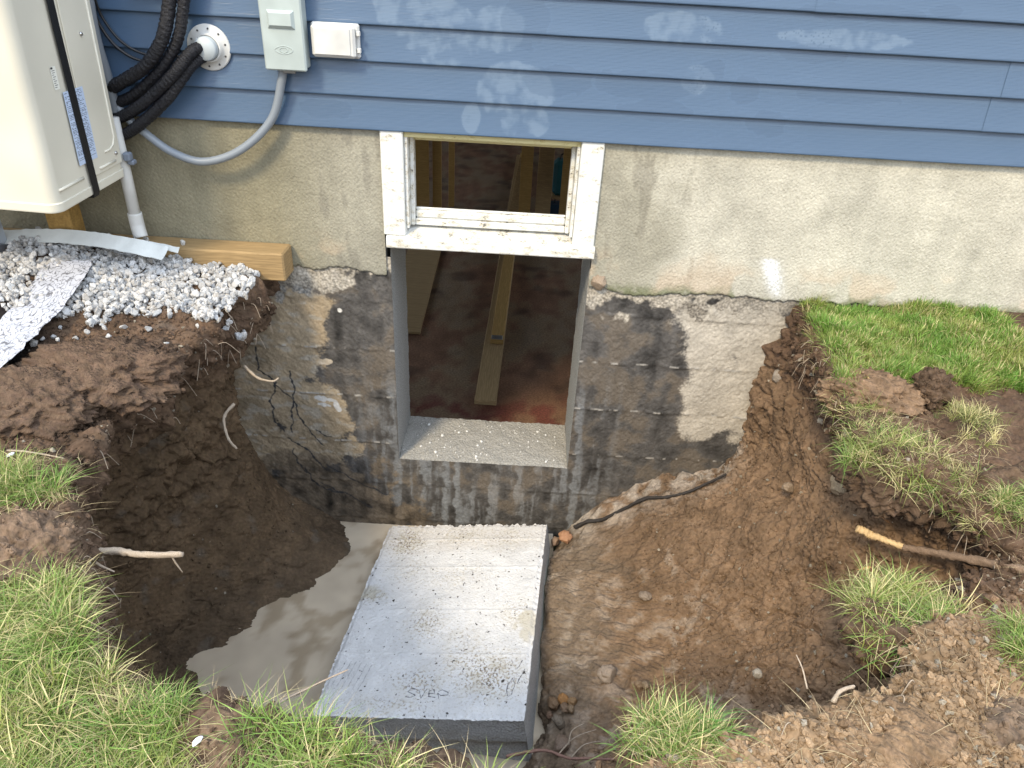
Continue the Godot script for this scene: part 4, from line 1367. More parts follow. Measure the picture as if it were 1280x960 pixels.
	obj("cable_clamp", done(st), rough_mat(lin(0.25, 0.29, 0.36), 0.4, grit_tex, 20.0, null, 0), root)
	# wooden post, galvanised rail
	var pine := wood_mat(lin(0.46, 0.30, 0.105), 61)
	pine.uv1_scale = Vector3(9, 1.2, 9)
	var post := obj("support_post", box(Vector3(-0.0445, 0, -0.0445), Vector3(0.0445, 0.36, 0.0445), 0.005), pine)
	post.position = Vector3(-1.715, 0.05, 0.135)
	post.rotation.y = 0.05
	tag(post, "short pine post standing in gravel under the heat pump", "post")
	var galv := mat(lin(0.55, 0.60, 0.68), 0.35, 0.5, 0.7)
	var rail := thing("support_rail", "galvanised steel channel rail under the heat pump's far corner", "rail", Vector3(-1.95, 0.36, 0.30))
	st = begin()
	add_box(st, Vector3(-0.3, 0.0, -0.03), Vector3(0.12, 0.004, 0.03), 0.001)
	add_box(st, Vector3(-0.3, 0.0045, -0.03), Vector3(0.12, 0.03, -0.026), 0.001)
	add_box(st, Vector3(-0.3, 0.0045, 0.026), Vector3(0.12, 0.03, 0.03), 0.001)
	obj("channel", done(st), galv, rail)
	obj("rail_foot", box(Vector3(0.05, -0.22, -0.03), Vector3(0.09, -0.002, 0.03), 0.003), galv, rail)
	# landscape timber against the wall
	var tim := wood_mat(lin(0.42, 0.305, 0.165), 63)
	var t := obj("landscape_timber", box(Vector3(-2.6, 0, 0), Vector3(0, 0.115, 0.115), 0.006), tim)
	t.position = Vector3(-0.905, 0.025, 0.022)
	tag(t, "squared pine timber lying along the foundation at the gravel's edge", "timber")

# ---------------------------------------------------------------- things fixed to the wall
func insulated(called: String, pts: Array, r: float, label: String, sd: int) -> void:
	var path := spline(pts, 60)
	var nz := fractal(sd, 1.0, 3)
	var lum := func(u: float, a: float) -> float:
		return r * (1.0 + 0.035 * sin(u * 330.0 + a * 2.0) + 0.16 * nz.get_noise_3d(u * 75.0, cos(a) * 1.6, sin(a) * 1.6) + 0.08 * nz.get_noise_3d(u * 10.0, 5.0, a))
	var m := rough_mat(lin(0.017, 0.017, 0.022), 0.42, grit_tex, 12.0, grain_height, 0.35)
	tag(obj(called, tube(path, lum, 18), m), label, "pipe", "insulated black pipes looped from the wall to the heat pump")

const UP_PIPE := [Vector3(-1.118, 0.848, 0.05), Vector3(-1.146, 0.831, 0.100), Vector3(-1.210, 0.759, 0.130), Vector3(-1.336, 0.660, 0.120), Vector3(-1.451, 0.599, 0.085), Vector3(-1.60, 0.545, 0.070)]
const LOW_PIPE := [Vector3(-1.112, 0.822, 0.05), Vector3(-1.160, 0.785, 0.090), Vector3(-1.242, 0.686, 0.120), Vector3(-1.375, 0.581, 0.110), Vector3(-1.476, 0.530, 0.080), Vector3(-1.62, 0.485, 0.065)]
const THICK_PIPE := [Vector3(-1.16, 1.25, 0.10), Vector3(-1.167, 1.078, 0.100), Vector3(-1.181, 0.988, 0.110), Vector3(-1.219, 0.874, 0.130), Vector3(-1.293, 0.787, 0.130), Vector3(-1.410, 0.721, 0.100), Vector3(-1.475, 0.698, 0.080), Vector3(-1.62, 0.680, 0.065)]
const THIN_PIPE := [Vector3(-1.115, 1.25, 0.08), Vector3(-1.120, 1.080, 0.090), Vector3(-1.138, 0.989, 0.100), Vector3(-1.178, 0.870, 0.110), Vector3(-1.257, 0.771, 0.110), Vector3(-1.373, 0.684, 0.090), Vector3(-1.471, 0.643, 0.070), Vector3(-1.62, 0.612, 0.060)]
const CABLE := [Vector3(-1.475, 1.05, 0.085), Vector3(-1.464, 0.971, 0.075), Vector3(-1.456, 0.894, 0.060), Vector3(-1.408, 0.821, 0.055), Vector3(-1.322, 0.785, 0.050), Vector3(-1.167, 0.790, 0.045)]
const CONDUIT := [Vector3(-1.42, 1.30, 0.12), Vector3(-1.434, 1.066, 0.120), Vector3(-1.444, 0.975, 0.120), Vector3(-1.454, 0.855, 0.110), Vector3(-1.455, 0.727, 0.090), Vector3(-1.46, 0.62, 0.080)]
const LOOP := [Vector3(-0.850, 0.80, 0.066), Vector3(-0.857, 0.755, 0.066), Vector3(-0.909, 0.620, 0.070), Vector3(-1.031, 0.511, 0.085), Vector3(-1.168, 0.464, 0.090), Vector3(-1.279, 0.492, 0.090), Vector3(-1.369, 0.556, 0.085), Vector3(-1.419, 0.599, 0.080), Vector3(-1.50, 0.70, 0.075)]

func wall_fittings() -> void:
	var white := rough_mat(lin(0.60, 0.60, 0.58), 0.5, soft_tex, 3.0, null, 0)
	# sleeve flange
	var fl := thing("pipe_sleeve", "round white flange where the black pipes enter the siding", "flange", Vector3(-1.105, 0.842, 0.034))
	var st := begin(true)
	var x := Transform3D(Basis(Vector3(1, 0, 0), PI / 2), Vector3.ZERO)
	add_lathe(st, [Vector2(0.074, 0.0), Vector2(0.074, 0.005), Vector2(0.070, 0.008), Vector2(0.047, 0.009), Vector2(0.046, 0.022), Vector2(0.041, 0.024), Vector2(0.039, 0.020), Vector2(0.039, 0.0)], 40, x)
	obj("flange_plate", done(st), white, fl)
	var dark := mat(lin(0.05, 0.05, 0.05), 0.5)
	for k in 10:
		var a := TAU * k / 10 + 0.2
		st = begin(true)
		add_lathe(st, [Vector2(0.0036, 0.0), Vector2(0.0032, 0.0016), Vector2(0.0, 0.002)], 10, Transform3D(x.basis, Vector3(cos(a) * 0.060, sin(a) * 0.060, 0.0088)))
		obj("screw", done(st), dark, fl)
	st = begin(true)
	add_lathe(st, [Vector2(0.0385, 0.0), Vector2(0.0385, 0.040), Vector2(0.034, 0.046), Vector2(0.0, 0.046)], 28, x)
	obj("grey_cap", done(st), mat(lin(0.40, 0.44, 0.46), 0.45), fl)
	# the line set
	insulated("insulated_pipe", UP_PIPE, 0.019, "upper of two black pipes leaving the white wall flange", 71)
	insulated("insulated_pipe", LOW_PIPE, 0.019, "lowest black pipe, leaving the bottom of the white flange", 72)
	insulated("insulated_pipe", THICK_PIPE, 0.021, "thick black pipe coming down from above in a wide bend", 73)
	insulated("insulated_pipe", THIN_PIPE, 0.018, "thinner black pipe running inside the wide bend", 74)
	var black := mat(lin(0.012, 0.012, 0.014), 0.4)
	tag(obj("black_cable", tube(spline(CABLE, 12), 0.0055, 8), black), "thin black cable hanging across the siding below the flange", "cable", "thin black cables behind the pipes")
	var c2 := []
	for v in CABLE: c2.append(v + Vector3(0.012, 0.022, -0.006))
	tag(obj("black_cable", tube(spline(c2, 12), 0.0045, 8), black), "second thin black cable hanging just above the first", "cable", "thin black cables behind the pipes")
	tag(obj("cable_conduit", tube(spline(CONDUIT, 12), 0.018, 14), mat(lin(0.17, 0.19, 0.215), 0.45)), "straight grey conduit coming down beside the heat pump", "conduit")
	# top bundle end seen at the upper edge
	tag(obj("pipe_clip", box(Vector3(-1.345, 1.005, 0.034), Vector3(-1.20, 1.03, 0.075), 0.006), black), "black clip bar holding the pipes at the top edge", "clip")
	# disconnect box
	var dz := thing("disconnect_box", "pale grey metal electrical disconnect box on the siding", "electrical box", Vector3(-0.825, 0.792, 0.036))
	var grey := rough_mat(lin(0.42, 0.48, 0.47), 0.42, soft_tex, 2.0, null, 0)
	obj("enclosure", box(Vector3(-0.066, 0.006, 0), Vector3(0.066, 0.30, 0.055), 0.004), grey, dz)
	var lid := obj("cover", box(Vector3(-0.070, 0.0, 0.0555), Vector3(0.070, 0.305, 0.072), 0.005), grey, dz)
	st = begin()
	var o0 := [Vector3(-0.045, 0.128, 0.0718), Vector3(0.045, 0.128, 0.0718), Vector3(0.045, 0.185, 0.0718), Vector3(-0.045, 0.185, 0.0718)]
	var i0 := [Vector3(-0.036, 0.140, 0.084), Vector3(0.036, 0.140, 0.084), Vector3(0.036, 0.176, 0.084), Vector3(-0.036, 0.176, 0.084)]
	for k in 4:
		var k2 := (k + 1) % 4
		quad(st, o0[k], o0[k2], i0[k2], i0[k], (o0[k] + o0[k2]) * 0.5 - Vector3(0, 0.157, 0.05))
	quad(st, i0[0], i0[1], i0[2], i0[3], Vector3(0, 0, 1))
	obj("raised_panel", done(st), grey, lid)
	# embossed eye shaped emblem
	var eye := PackedVector3Array()
	for k in 25:
		var a := TAU * k / 24
		eye.append(Vector3(cos(a) * 0.030, 0.065 + sin(a) * 0.013 * (1.0 - 0.25 * absf(cos(a))), 0.0722))
	var emb := begin(true)
	add_tube(emb, eye, 0.0013, 6, false)
	var eye2 := PackedVector3Array()
	for k in 17:
		var a := TAU * k / 16
		eye2.append(Vector3(cos(a) * 0.013, 0.065 + sin(a) * 0.008, 0.0722))
	add_tube(emb, eye2, 0.0013, 6, false)
	obj("embossed_emblem", done(emb), grey, lid)
	obj("hasp", box(Vector3(-0.012, -0.008, 0.056), Vector3(0.03, -0.0005, 0.068), 0.001), dark, dz)
	tag(obj("liquid_tight_conduit", tube(spline(LOOP, 16), 0.0145, 14), mat(lin(0.20, 0.225, 0.255), 0.4)), "grey flexible conduit looping from the electrical box to the heat pump", "conduit")
	# outlet with an in-use cover
	var out := thing("outlet_box", "white weatherproof outlet cover beside the grey electrical box", "outlet", Vector3(-0.665, 0.835, 0.036))
	obj("outlet_base", box(Vector3(-0.078, 0, 0), Vector3(0.084, 0.108, 0.022), 0.006), white, out)
	var cov := obj("cover", box(Vector3(-0.074, 0.003, 0.0225), Vector3(0.074, 0.103, 0.046), 0.008), white, out)
	obj("cover_panel", box(Vector3(-0.064, 0.012, 0.0462), Vector3(0.058, 0.094, 0.0495), 0.003), white, cov)
	obj("hinge", box(Vector3(0.078, 0.072, 0.023), Vector3(0.090, 0.088, 0.038), 0.002), white, out)
	obj("hinge", box(Vector3(0.078, 0.020, 0.023), Vector3(0.090, 0.036, 0.038), 0.002), white, out)
	# white drain pipe
	var dr := thing("drain_pipe", "white plastic drain pipe ending in an elbow above the gravel", "pipe", Vector3(-1.452, 0.16, 0.12))
	st = begin(true)
	add_tube(st, PackedVector3Array([Vector3(0, 0.45, 0), Vector3(0, 0.085, 0)]), 0.021, 18)
	obj("pipe", done(st), white, dr)
	st = begin(true)
	add_tube(st, spline([Vector3(0, 0.105, 0), Vector3(0, 0.065, 0), Vector3(0.003, 0.045, 0.004), Vector3(0.010, 0.015, 0.012)], 5), 0.0255, 18)
	obj("elbow", done(st), white, dr)

# ---------------------------------------------------------------- gravel, fabric and ribbon
func gravel_here(p: Vector3) -> bool:
	if p.x > -1.0 or p.z < 0.13: return false
	if p.x > -1.05 and p.z > 0.42: return false
	var edge := 0.47 + sstep(-1.15, -1.6, p.x) * 0.12 + n_mid.get_noise_2d(p.x * 8, 3) * 0.07
	return p.z < edge

func gravel_bed() -> void:
	var gm := rough_mat(Color.WHITE, 0.85, grain_tex, 9.0, grain_height, 0.3, true)
	var kinds := []
	for k in 4: kinds.append(stone_mesh(100 + k, 0.3, 13, 5, true))
	var root := Node3D.new()
	root.name = "gravel"
	add_child(root)
	tag(root, "bed of white crushed stone spilling over the pit's edge by the timber", "gravel", "", "stuff")
	var where := [[], [], [], []]
	var cols := [[], [], [], []]
	var n := 0
	while n < 11000:
		var x := rng.randf_range(-2.5, -0.98)
		var z := rng.randf_range(0.10, 0.72)
		var p := Vector3(x, 0, z)
		var y := ground_y(x, z)
		n += 1
		var inside := gravel_here(p)
		if not inside and rng.randf() > 0.02: continue
		if x > -0.99 or y < -0.16: continue
		var s := rng.randf_range(0.0075, 0.015)
		if rng.randf() < 0.15: s *= 1.3
		p.y = y + rng.randf_range(-0.004, 0.018)
		if z < 0.14: continue
		var b := Basis.from_euler(Vector3(rng.randf() * TAU, rng.randf() * TAU, rng.randf() * TAU)) * Basis.from_scale(Vector3(s, s * rng.randf_range(0.55, 0.9), s * rng.randf_range(0.7, 1.2)))
		var v := rng.randf_range(0.38, 0.68)
		var warm := rng.randf_range(-0.02, 0.05)
		var k := rng.randi() % 4
		where[k].append(Transform3D(b, p))
		cols[k].append(Color(v + warm * 0.6, v, v - warm * 0.7))
	for k in 4: multi("stones", kinds[k], gm, where[k], cols[k], root)
	for k in 4: root.get_child(k).set_meta("kind", "stuff")
	# a few stones lying on the timber
	var on := [[-1.445, .15, .09, .014, "round white stone on the timber beside the drain elbow"], [-1.475, .15, .11, .011, "small white stone left of the drain elbow on the timber"], [-1.30, .15, .10, .013, "white stone alone on the timber right of the drain pipe"], [-1.60, .15, .07, .010, "small white stone on the timber near the pine post"]]
	for e in on:
		var o := obj("white_stone", kinds[0], gm.duplicate())
		(o.material_override as StandardMaterial3D).albedo_color = lin(0.62, 0.61, 0.58)
		(o.material_override as StandardMaterial3D).vertex_color_use_as_albedo = false
		o.transform = Transform3D(Basis.from_euler(Vector3(e[0] * 9, 1, 2)).scaled(Vector3.ONE * e[3]), Vector3(e[0], e[1], e[2]))
		tag(o, e[4], "stone")
	# landscape fabric: a mottled strip lying over the gravel's edge and down the soil
	var im := Image.create(128, 256, false, Image.FORMAT_RGB8)
	var nz := fractal(81, 0.055, 2)
	for y in 256:
		for x in 128:
			var v := nz.get_noise_2d(x * 1.0, y * 0.8)
			var t := sstep(-0.08, 0.08, absf(v) - 0.09)
			var c := Color(0.36, 0.36, 0.38).lerp(Color(0.66, 0.67, 0.70), t)
			im.set_pixel(x, y, c)
	var fm := mat(Color.WHITE, 0.75)
	fm.albedo_texture = ImageTexture.create_from_image(im)
	var path := spline([Vector3(-1.60, .16, .36), Vector3(-1.585, .13, .46), Vector3(-1.60, .085, .60), Vector3(-1.61, .055, .74), Vector3(-1.60, .045, .88), Vector3(-1.62, .04, 1.0)], 10)
	tag(obj("fabric_strip", ribbon(path, 0.082, Vector3(1, 0.12, -0.28), 0.005, 7), fm), "mottled grey landscape fabric strip draped over the gravel's edge", "fabric")
	var wm := rough_mat(lin(0.62, 0.64, 0.62), 0.5, soft_tex, 3.0, grain_height, 0.1)
	path = spline([Vector3(-2.2, .20, .30), Vector3(-1.95, .195, .27), Vector3(-1.75, .205, .25), Vector3(-1.60, .20, .235), Vector3(-1.45, .18, .225), Vector3(-1.31, .155, .23)], 10)
	tag(obj("plastic_ribbon", ribbon(path, 0.032, Vector3(0.05, 0.45, -0.85), 0.004, 3), wm), "dirty white plastic edging ribbon lying across the gravel", "ribbon")
	path = spline([Vector3(-1.62, .20, .22), Vector3(-1.50, .185, .195), Vector3(-1.38, .17, .19), Vector3(-1.28, .155, .185)], 10)
	tag(obj("plastic_ribbon", ribbon(path, 0.012, Vector3(0.05, 0.6, -0.8), 0.004, 3), wm), "narrow torn end of the white ribbon beside the timber", "ribbon")

func ribbon(path: PackedVector3Array, half: float, side: Vector3, wrinkle: float, across: int) -> ArrayMesh:
	var p := PackedVector3Array()
	var uv := PackedVector2Array()
	var st := begin(true)
	var rows := path.size()
	for r in rows:
		var t := (path[mini(r + 1, rows - 1)] - path[maxi(r - 1, 0)]).normalized()
		var sd := (side - t * side.dot(t)).normalized()
		var n := t.cross(sd).normalized()
		if n.y < 0: n = -n
		for c in across:
			var u := float(c) / (across - 1) * 2.0 - 1.0
			var q := path[r] + sd * u * half * (1.0 + 0.1 * n_mid.get_noise_2d(r * 0.2, u))
			q += n * (n_mid.get_noise_2d(q.x * 14, q.z * 14) * wrinkle * 2.0)
			p.append(q)
			uv.append(Vector2(float(c) / (across - 1), float(r) / rows * 2.0))
	for r in rows - 1:
		for c in across - 1:
			for k in [0, 1]:
				var off := Vector3(0, -0.0015 * k, 0)
				var i := r * across + c
				var ids := [i, i + 1, i + across + 1, i + across]
				var flip := (p[ids[1]] - p[ids[0]]).cross(p[ids[2]] - p[ids[0]]).y > 0
				if k == 1: flip = not flip
				for tri_ids in [[0, 1, 2], [0, 2, 3]]:
					var o: Array = tri_ids.duplicate()
					if flip: o.reverse()
					for j in o:
						st.set_uv(uv[ids[j]])
						st.add_vertex(p[ids[j]] + off)
	return done(st)

# ---------------------------------------------------------------- clods, stones, roots, leaves
func lump(called: String, label: String, category: String, at: Vector3, size: Vector3, sd: int, c: Color) -> MeshInstance3D:
	var st := begin(true)
	var nz := fractal(sd, 1.0, 4)
	var cell := FastNoiseLite.new()
	cell.seed = sd
	cell.noise_type = FastNoiseLite.TYPE_CELLULAR
	cell.cellular_return_type = FastNoiseLite.RETURN_DISTANCE
	cell.frequency = 1.0
	cell.fractal_type = FastNoiseLite.FRACTAL_NONE
	var res := 26
	for axis in 3:
		for s in [-1.0, 1.0]:
			for i in res:
				for j in res:
					var q := []
					for d in [[0, 0], [1, 0], [1, 1], [0, 1]]:
						var p := Vector3()
						p[axis] = s
						p[(axis + 1) % 3] = tan((2.0 * (i + d[0]) / res - 1.0) * PI / 4)
						p[(axis + 2) % 3] = tan((2.0 * (j + d[1]) / res - 1.0) * PI / 4)
						p = p.normalized()
						var w := p * size
						var r := 1.0 + nz.get_noise_3dv(p * 1.1) * 0.42 + nz.get_noise_3dv(w * 45.0) * 0.20 + (0.3 - cell.get_noise_3dv(w * 48.0)) * 0.26
						q.append(w * r)
					for ids in [[0, 1, 2], [0, 2, 3]]:
						var a: Vector3 = q[ids[0]]
						var b: Vector3 = q[ids[1]]
						var e: Vector3 = q[ids[2]]
						var o := [a, b, e]
						if (b - a).cross(e - a).dot(a + b + e) > 0: o = [a, e, b]
						for v in o:
							var t := 1.0 + nz.get_noise_3dv(v * 24.0) * 0.7
							st.set_color(Color(c.r * t, c.g * t, c.b * t))
							st.add_vertex(v)
	st.index()
	var m := done(st)
	var o2 := obj(called, m, rough_mat(Color.WHITE, 0.95, grit_tex, 3.0, grain_height, 0.9, true, 0.3))
	o2.position = at
	var va: PackedVector3Array = m.surface_get_arrays(0)[Mesh.ARRAY_VERTEX]
	for i in 260:
		var vv := va[rng.randi() % va.size()]
		if vv.y > -size.y * 0.5: lump_spots.append([at + vv, c])
	tag(o2, label, category)
	return o2

var lump_spots := []

func loose_things() -> void:
	clods()
	# crumbs of earth over everything that was dug
	var crumb_m := rough_mat(Color.WHITE, 0.95, grit_tex, 6.0, grain_height, 0.4, true, 0.3)
	var kinds := []
	for k in 3: kinds.append(stone_mesh(200 + k, 0.45, 7, 3, true))
	var root := Node3D.new()
	root.name = "soil_crumbs"
	add_child(root)
	tag(root, "loose crumbs and clods of earth scattered over the dug soil", "soil", "", "stuff")
	var where := [[], [], []]
	var cols := [[], [], []]
	# station range, profile range, count, smallest, largest
	for e in [[11.2, 20.6, 2.0, 3.4, 3000, .003, .015], [11.2, 20.6, 3.4, 7.0, 9000, .0015, .008], [12.0, 16.2, 1.25, 2.2, 15000, .0018, .010], [0.4, 9.8, 2.0, 3.4, 1800, .002, .011], [0.4, 9.8, 3.4, 6.6, 2200, .0015, .008], [2.0, 6.5, 1.3, 2.2, 5000, .0015, .010], [8.0, 12.0, 1.3, 2.2, 900, .0015, .009], [16.2, 19.6, 1.7, 2.2, 900, .002, .012]]:
		for i in int(e[4]):
			var sp := spot(e[0], e[1], e[2], e[3])
			var p: Vector3 = sp[0]
			if p.z < 0.02 or p.y < -1.33: continue
			var s: float = lerpf(e[5], e[6], pow(rng.randf(), 2.6))
			var k := rng.randi() % 3
			var c := soil_color(p, 0) * rng.randf_range(0.75, 1.3)
			if rng.randf() < 0.05: c = Color(0.36, 0.31, 0.24) * rng.randf_range(0.7, 1.2)
			where[k].append(Transform3D(Basis.from_euler(Vector3(rng.randf() * TAU, rng.randf() * TAU, 0)) * Basis.from_scale(Vector3(s, s * rng.randf_range(0.6, 1.0), s)), p + sp[1] * s * 0.35))
			cols[k].append(Color(c.r, c.g, c.b))
	for e in lump_spots:
		var s: float = lerpf(.002, .010, pow(rng.randf(), 2.4))
		var k := rng.randi() % 3
		var c: Color = e[1] * rng.randf_range(0.7, 1.3)
		where[k].append(Transform3D(Basis.from_euler(Vector3(rng.randf() * TAU, rng.randf() * TAU, 0)).scaled(Vector3.ONE * s), e[0]))
		cols[k].append(Color(c.r, c.g, c.b))
	for k in 3:
		var mm := multi("crumbs", kinds[k], crumb_m, where[k], cols[k], root)
		mm.set_meta("kind", "stuff")
	# stones
	var sm := []
	for k in 5: sm.append(stone_mesh(400 + k, 0.16, 4, 10))
	var stones := [
		[.225, 1.02, .024, Color(.20, .125, .07), "brown cobble highest in the pile beside the block"],
		[.262, 1.02, .018, Color(.34, .17, .06), "orange pebble beside the brown cobble of the pile"],
		[.295, 1.04, .015, Color(.26, .16, .08), "tan pebble at the pile's outer side"],
		[.265, 1.07, .016, Color(.20, .13, .08), "brown pebble in the middle of the pile"],
		[.24, 1.12, .022, Color(.19, .15, .11), "grey brown cobble low in the pile"],
		[.285, 1.085, .013, Color(.22, .15, .09), "small pebble between the pile's lower stones"],
		[.215, 1.06, .013, Color(.18, .11, .07), "small dark pebble touching the block"],
		[.245, 1.235, .028, Color(.20, .14, .10), "flat cobble by itself below the pile"],
		[.59, .66, .022, Color(.26, .20, .15), "grey stone half sunk in the mud right of the block"],
		[.42, .98, .030, Color(.33, .26, .20), "pale crusted stone in the mud behind the pile"],
		[.52, 1.06, .014, Color(.22, .15, .09), "brown pebble on the pit floor right of the pile"],
		[.54, 1.07, .011, Color(.23, .17, .11), "smaller pebble touching the lone brown one"],
		[.30, .13, .028, Color(.42, .22, .12), "rusty stone on the mud next to the block's far corner"],
		[.255, .10, .022, Color(.36, .24, .16), "brick coloured stone against the wall above the root"]]
	for e in stones:
		var o := obj("cobble", sm[rng.randi() % 5], rough_mat(Color(e[3]).linear_to_srgb(), 0.65, grain_tex, 7.0, grain_height, 0.3))
		var y := ground_y(e[0], e[1])
		var sz: float = e[2] * 1.25
		o.transform = Transform3D(Basis.from_euler(Vector3(rng.randf(), rng.randf() * TAU, 0)) * Basis.from_scale(Vector3(sz, sz * 0.75, sz * 0.9)), Vector3(e[0], y + sz * 0.35, e[1]))
		tag(o, e[4], "stone")
	var wall_stones := [
		[Vector3(1.165, -.34, .74), .045, Color(.40, .30, .19), "tan rock lodged in the right pit wall under the sod"],
		[Vector3(1.10, -.28, .12), .028, Color(.32, .27, .22), "grey stone stuck in the soil beside the concrete wall"],
		[Vector3(1.06, -.50, .58), .022, Color(.30, .22, .15), "small stone in the middle of the right pit wall"],
		[Vector3(.86, -.80, 1.18), .016, Color(.46, .40, .32), "pale pebble on the slope below the grass ledge"],
		[Vector3(.325, .045, .012), .032, Color(.33, .25, .18), "broken brick lump at the base of the parging by the opening"]]
	for e in wall_stones:
		var o := obj("wall_stone", sm[rng.randi() % 5], rough_mat(Color(e[2]).linear_to_srgb(), 0.75, grain_tex, 7.0, grain_height, 0.3))
		o.transform = Transform3D(Basis.from_euler(Vector3(rng.randf(), rng.randf() * TAU, 0)).scaled(Vector3.ONE * e[1]), e[0])
		tag(o, e[3], "stone")
	# roots
	var bark := rough_mat(lin(0.30, 0.20, 0.13), 0.85, grit_tex, 8.0, grain_height, 0.3)
	var pale := rough_mat(lin(0.50, 0.40, 0.30), 0.8, grit_tex, 10.0, grain_height, 0.2)
	var peeled := rough_mat(lin(0.62, 0.43, 0.22), 0.75, soft_tex, 5.0, null, 0)
	var blackroot := rough_mat(lin(0.045, 0.038, 0.035), 0.7, grit_tex, 8.0, grain_height, 0.4)
	var taper := func(r0: float, r1: float, sd: int) -> Callable:
		var nz := fractal(sd, 1.0, 2)
		return func(u: float, a: float) -> float: return lerpf(r0, r1, u) * (1.0 + 0.45 * nz.get_noise_2d(u * 16.0, a * 0.4) + 0.25 * nz.get_noise_2d(u * 50.0, a + 7.0)) * (0.75 if u < 0.015 or u > 0.985 else 1.0)
	var rt := thing("broken_root", "thick broken root with peeled orange end across the right pit wall", "root", Vector3(1.09, -.28, 1.05))
	obj("peeled_end", tube(spline([Vector3(-.012, .012, -.006), Vector3(.012, .006, .004), Vector3(.030, -.002, .006), Vector3(.055, .0, .022), Vector3(.075, .005, .042), Vector3(.105, .014, .070)], 10), taper.call(.0125, .0085, 1), 12), peeled, rt)
	obj("bark", tube(spline([Vector3(.10, .01, .065), Vector3(.15, .055, .13), Vector3(.19, .105, .20), Vector3(.24, .165, .29), Vector3(.29, .21, .36)], 10), taper.call(.010, .013, 2), 12), bark, rt)
	rt = thing("pale_root", "pale bare root sticking out over the dark left hollow", "root", Vector3(-1.035, -.055, 1.53))
	obj("stem", tube(spline([Vector3(-.06, .02, .03), Vector3(0, .005, .0), Vector3(.07, .0, -.005), Vector3(.13, .004, -.01), Vector3(.19, -.004, -.01), Vector3(.285, .0, -.015)], 8), taper.call(.0085, .0075, 3), 10), pale, rt)
	obj("side_root", tube(spline([Vector3(.06, -.002, .0), Vector3(.10, -.012, .02), Vector3(.14, -.022, .03)], 6), taper.call(.004, .0018, 4), 8), pale, rt)
	obj("side_root", tube(spline([Vector3(.255, 0, -.014), Vector3(.265, -.025, -.01), Vector3(.275, -.055, -.01)], 6), taper.call(.003, .0012, 5), 8), pale, rt)
	var y0 := func(x: float, z: float, up: float) -> Vector3: return Vector3(x, ground_y(x, z) + up, z)
	var bp := []
	for e in [[.34, .10], [.40, .11], [.47, .12], [.55, .14], [.64, .16], [.73, .18], [.82, .19], [.90, .19], [.97, .18]]: bp.append(y0.call(e[0], e[1], 0.006))
	tag(obj("black_root", tube(spline(bp, 8), taper.call(.010, .005, 6), 10), blackroot), "long black root lying over the mud ridge below the wall", "root")
	rt = thing("branched_root", "reddish branched root at the front edge beside the block", "root", Vector3(.05, -.42, 1.86))
	rt.position = Vector3(.10, -1.02, 1.34)
	obj("stem", tube(spline([Vector3(-.05, .0, .04), Vector3(.02, .0, .02), Vector3(.08, .005, .015), Vector3(.15, -.004, .03), Vector3(.22, .0, .03), Vector3(.29, -.005, .025), Vector3(.38, .0, .02)], 8), taper.call(.0055, .004, 7), 8), rough_mat(lin(0.30, 0.17, 0.13), 0.8, grit_tex, 8.0, null, 0), rt)
	for e in [[Vector3(.12, 0, .02), Vector3(.17, .03, -.02), Vector3(.24, .05, -.04)], [Vector3(.16, 0, .03), Vector3(.20, .025, .0), Vector3(.26, .02, -.02)], [Vector3(.15, .02, .0), Vector3(.16, .05, -.03), Vector3(.20, .065, -.05)]]:
		obj("side_root", tube(spline(e, 7), taper.call(.003, .001, 8), 6), pale, rt)
	tag(obj("root_fibre", tube(spline([Vector3(-1.02, -.30, .52), Vector3(-1.05, -.34, .56), Vector3(-1.03, -.40, .60), Vector3(-1.0, -.44, .61)], 7), taper.call(.006, .004, 9), 8), pale), "bent pale root poking from the left wall under the gravel", "root")
	tag(obj("root_fibre", tube(spline([Vector3(-1.02, -.22, .38), Vector3(-.96, -.245, .42), Vector3(-.90, -.25, .43), Vector3(-.88, -.24, .42)], 7), taper.call(.0055, .003, 10), 8), pale), "short forked root below the gravel spill", "root")
	tag(obj("root_fibre", tube(spline([Vector3(-1.30, .02, 1.26), Vector3(-1.22, .025, 1.27), Vector3(-1.14, .02, 1.28)], 6), taper.call(.003, .002, 11), 8), pale), "straight pale twig on the left rim above the grass tuft", "twig")
	tag(obj("root_fibre", tube(spline([Vector3(.60, .02, 1.84), Vector3(.595, .04, 1.81), Vector3(.585, .055, 1.79)], 6), taper.call(.0016, .001, 12), 8), pale), "thin pale twig standing up from the spoil heap", "twig")
	tag(obj("root_fibre", tube(spline([Vector3(.645, .01, 1.86), Vector3(.66, .025, 1.845), Vector3(.69, .03, 1.835)], 6), taper.call(.005, .003, 13), 8), pale), "stub of pale root in the grey spoil heap", "twig")
	tag(obj("root_fibre", tube(spline([Vector3(-.47, -.10, 1.97), Vector3(-.44, -.10, 1.87), Vector3(-.38, -.12, 1.80), Vector3(-.31, -.11, 1.76)], 6), taper.call(.003, .0015, 14), 8), pale), "thin root reaching across the puddle to the block", "root")
	# fibres hanging from the torn turf
	var st := begin(true)
	for e in [[11.8, 20.0, 2.0, 3.0, 170], [0.6, 9.0, 2.0, 3.2, 150]]:
		for i in int(e[4]):
			var sp := spot(e[0], e[1], e[2], e[3])
			var p: Vector3 = sp[0]
			if p.z < 0.05: continue
			var n: Vector3 = sp[1]
			var l := rng.randf_range(0.02, 0.08)
			var sw := Vector3(rng.randf_range(-1, 1), 0, rng.randf_range(-1, 1)) * 0.5
			add_tube(st, spline([p, p + (n * 0.5 + sw * 0.4) * l * 0.5, p + (n * 0.4 + sw * 0.8 + Vector3.DOWN * 0.7) * l], 3), 0.0008 + rng.randf() * 0.0007, 4, false)
	var fib := obj("root_fibres", done(st), pale)
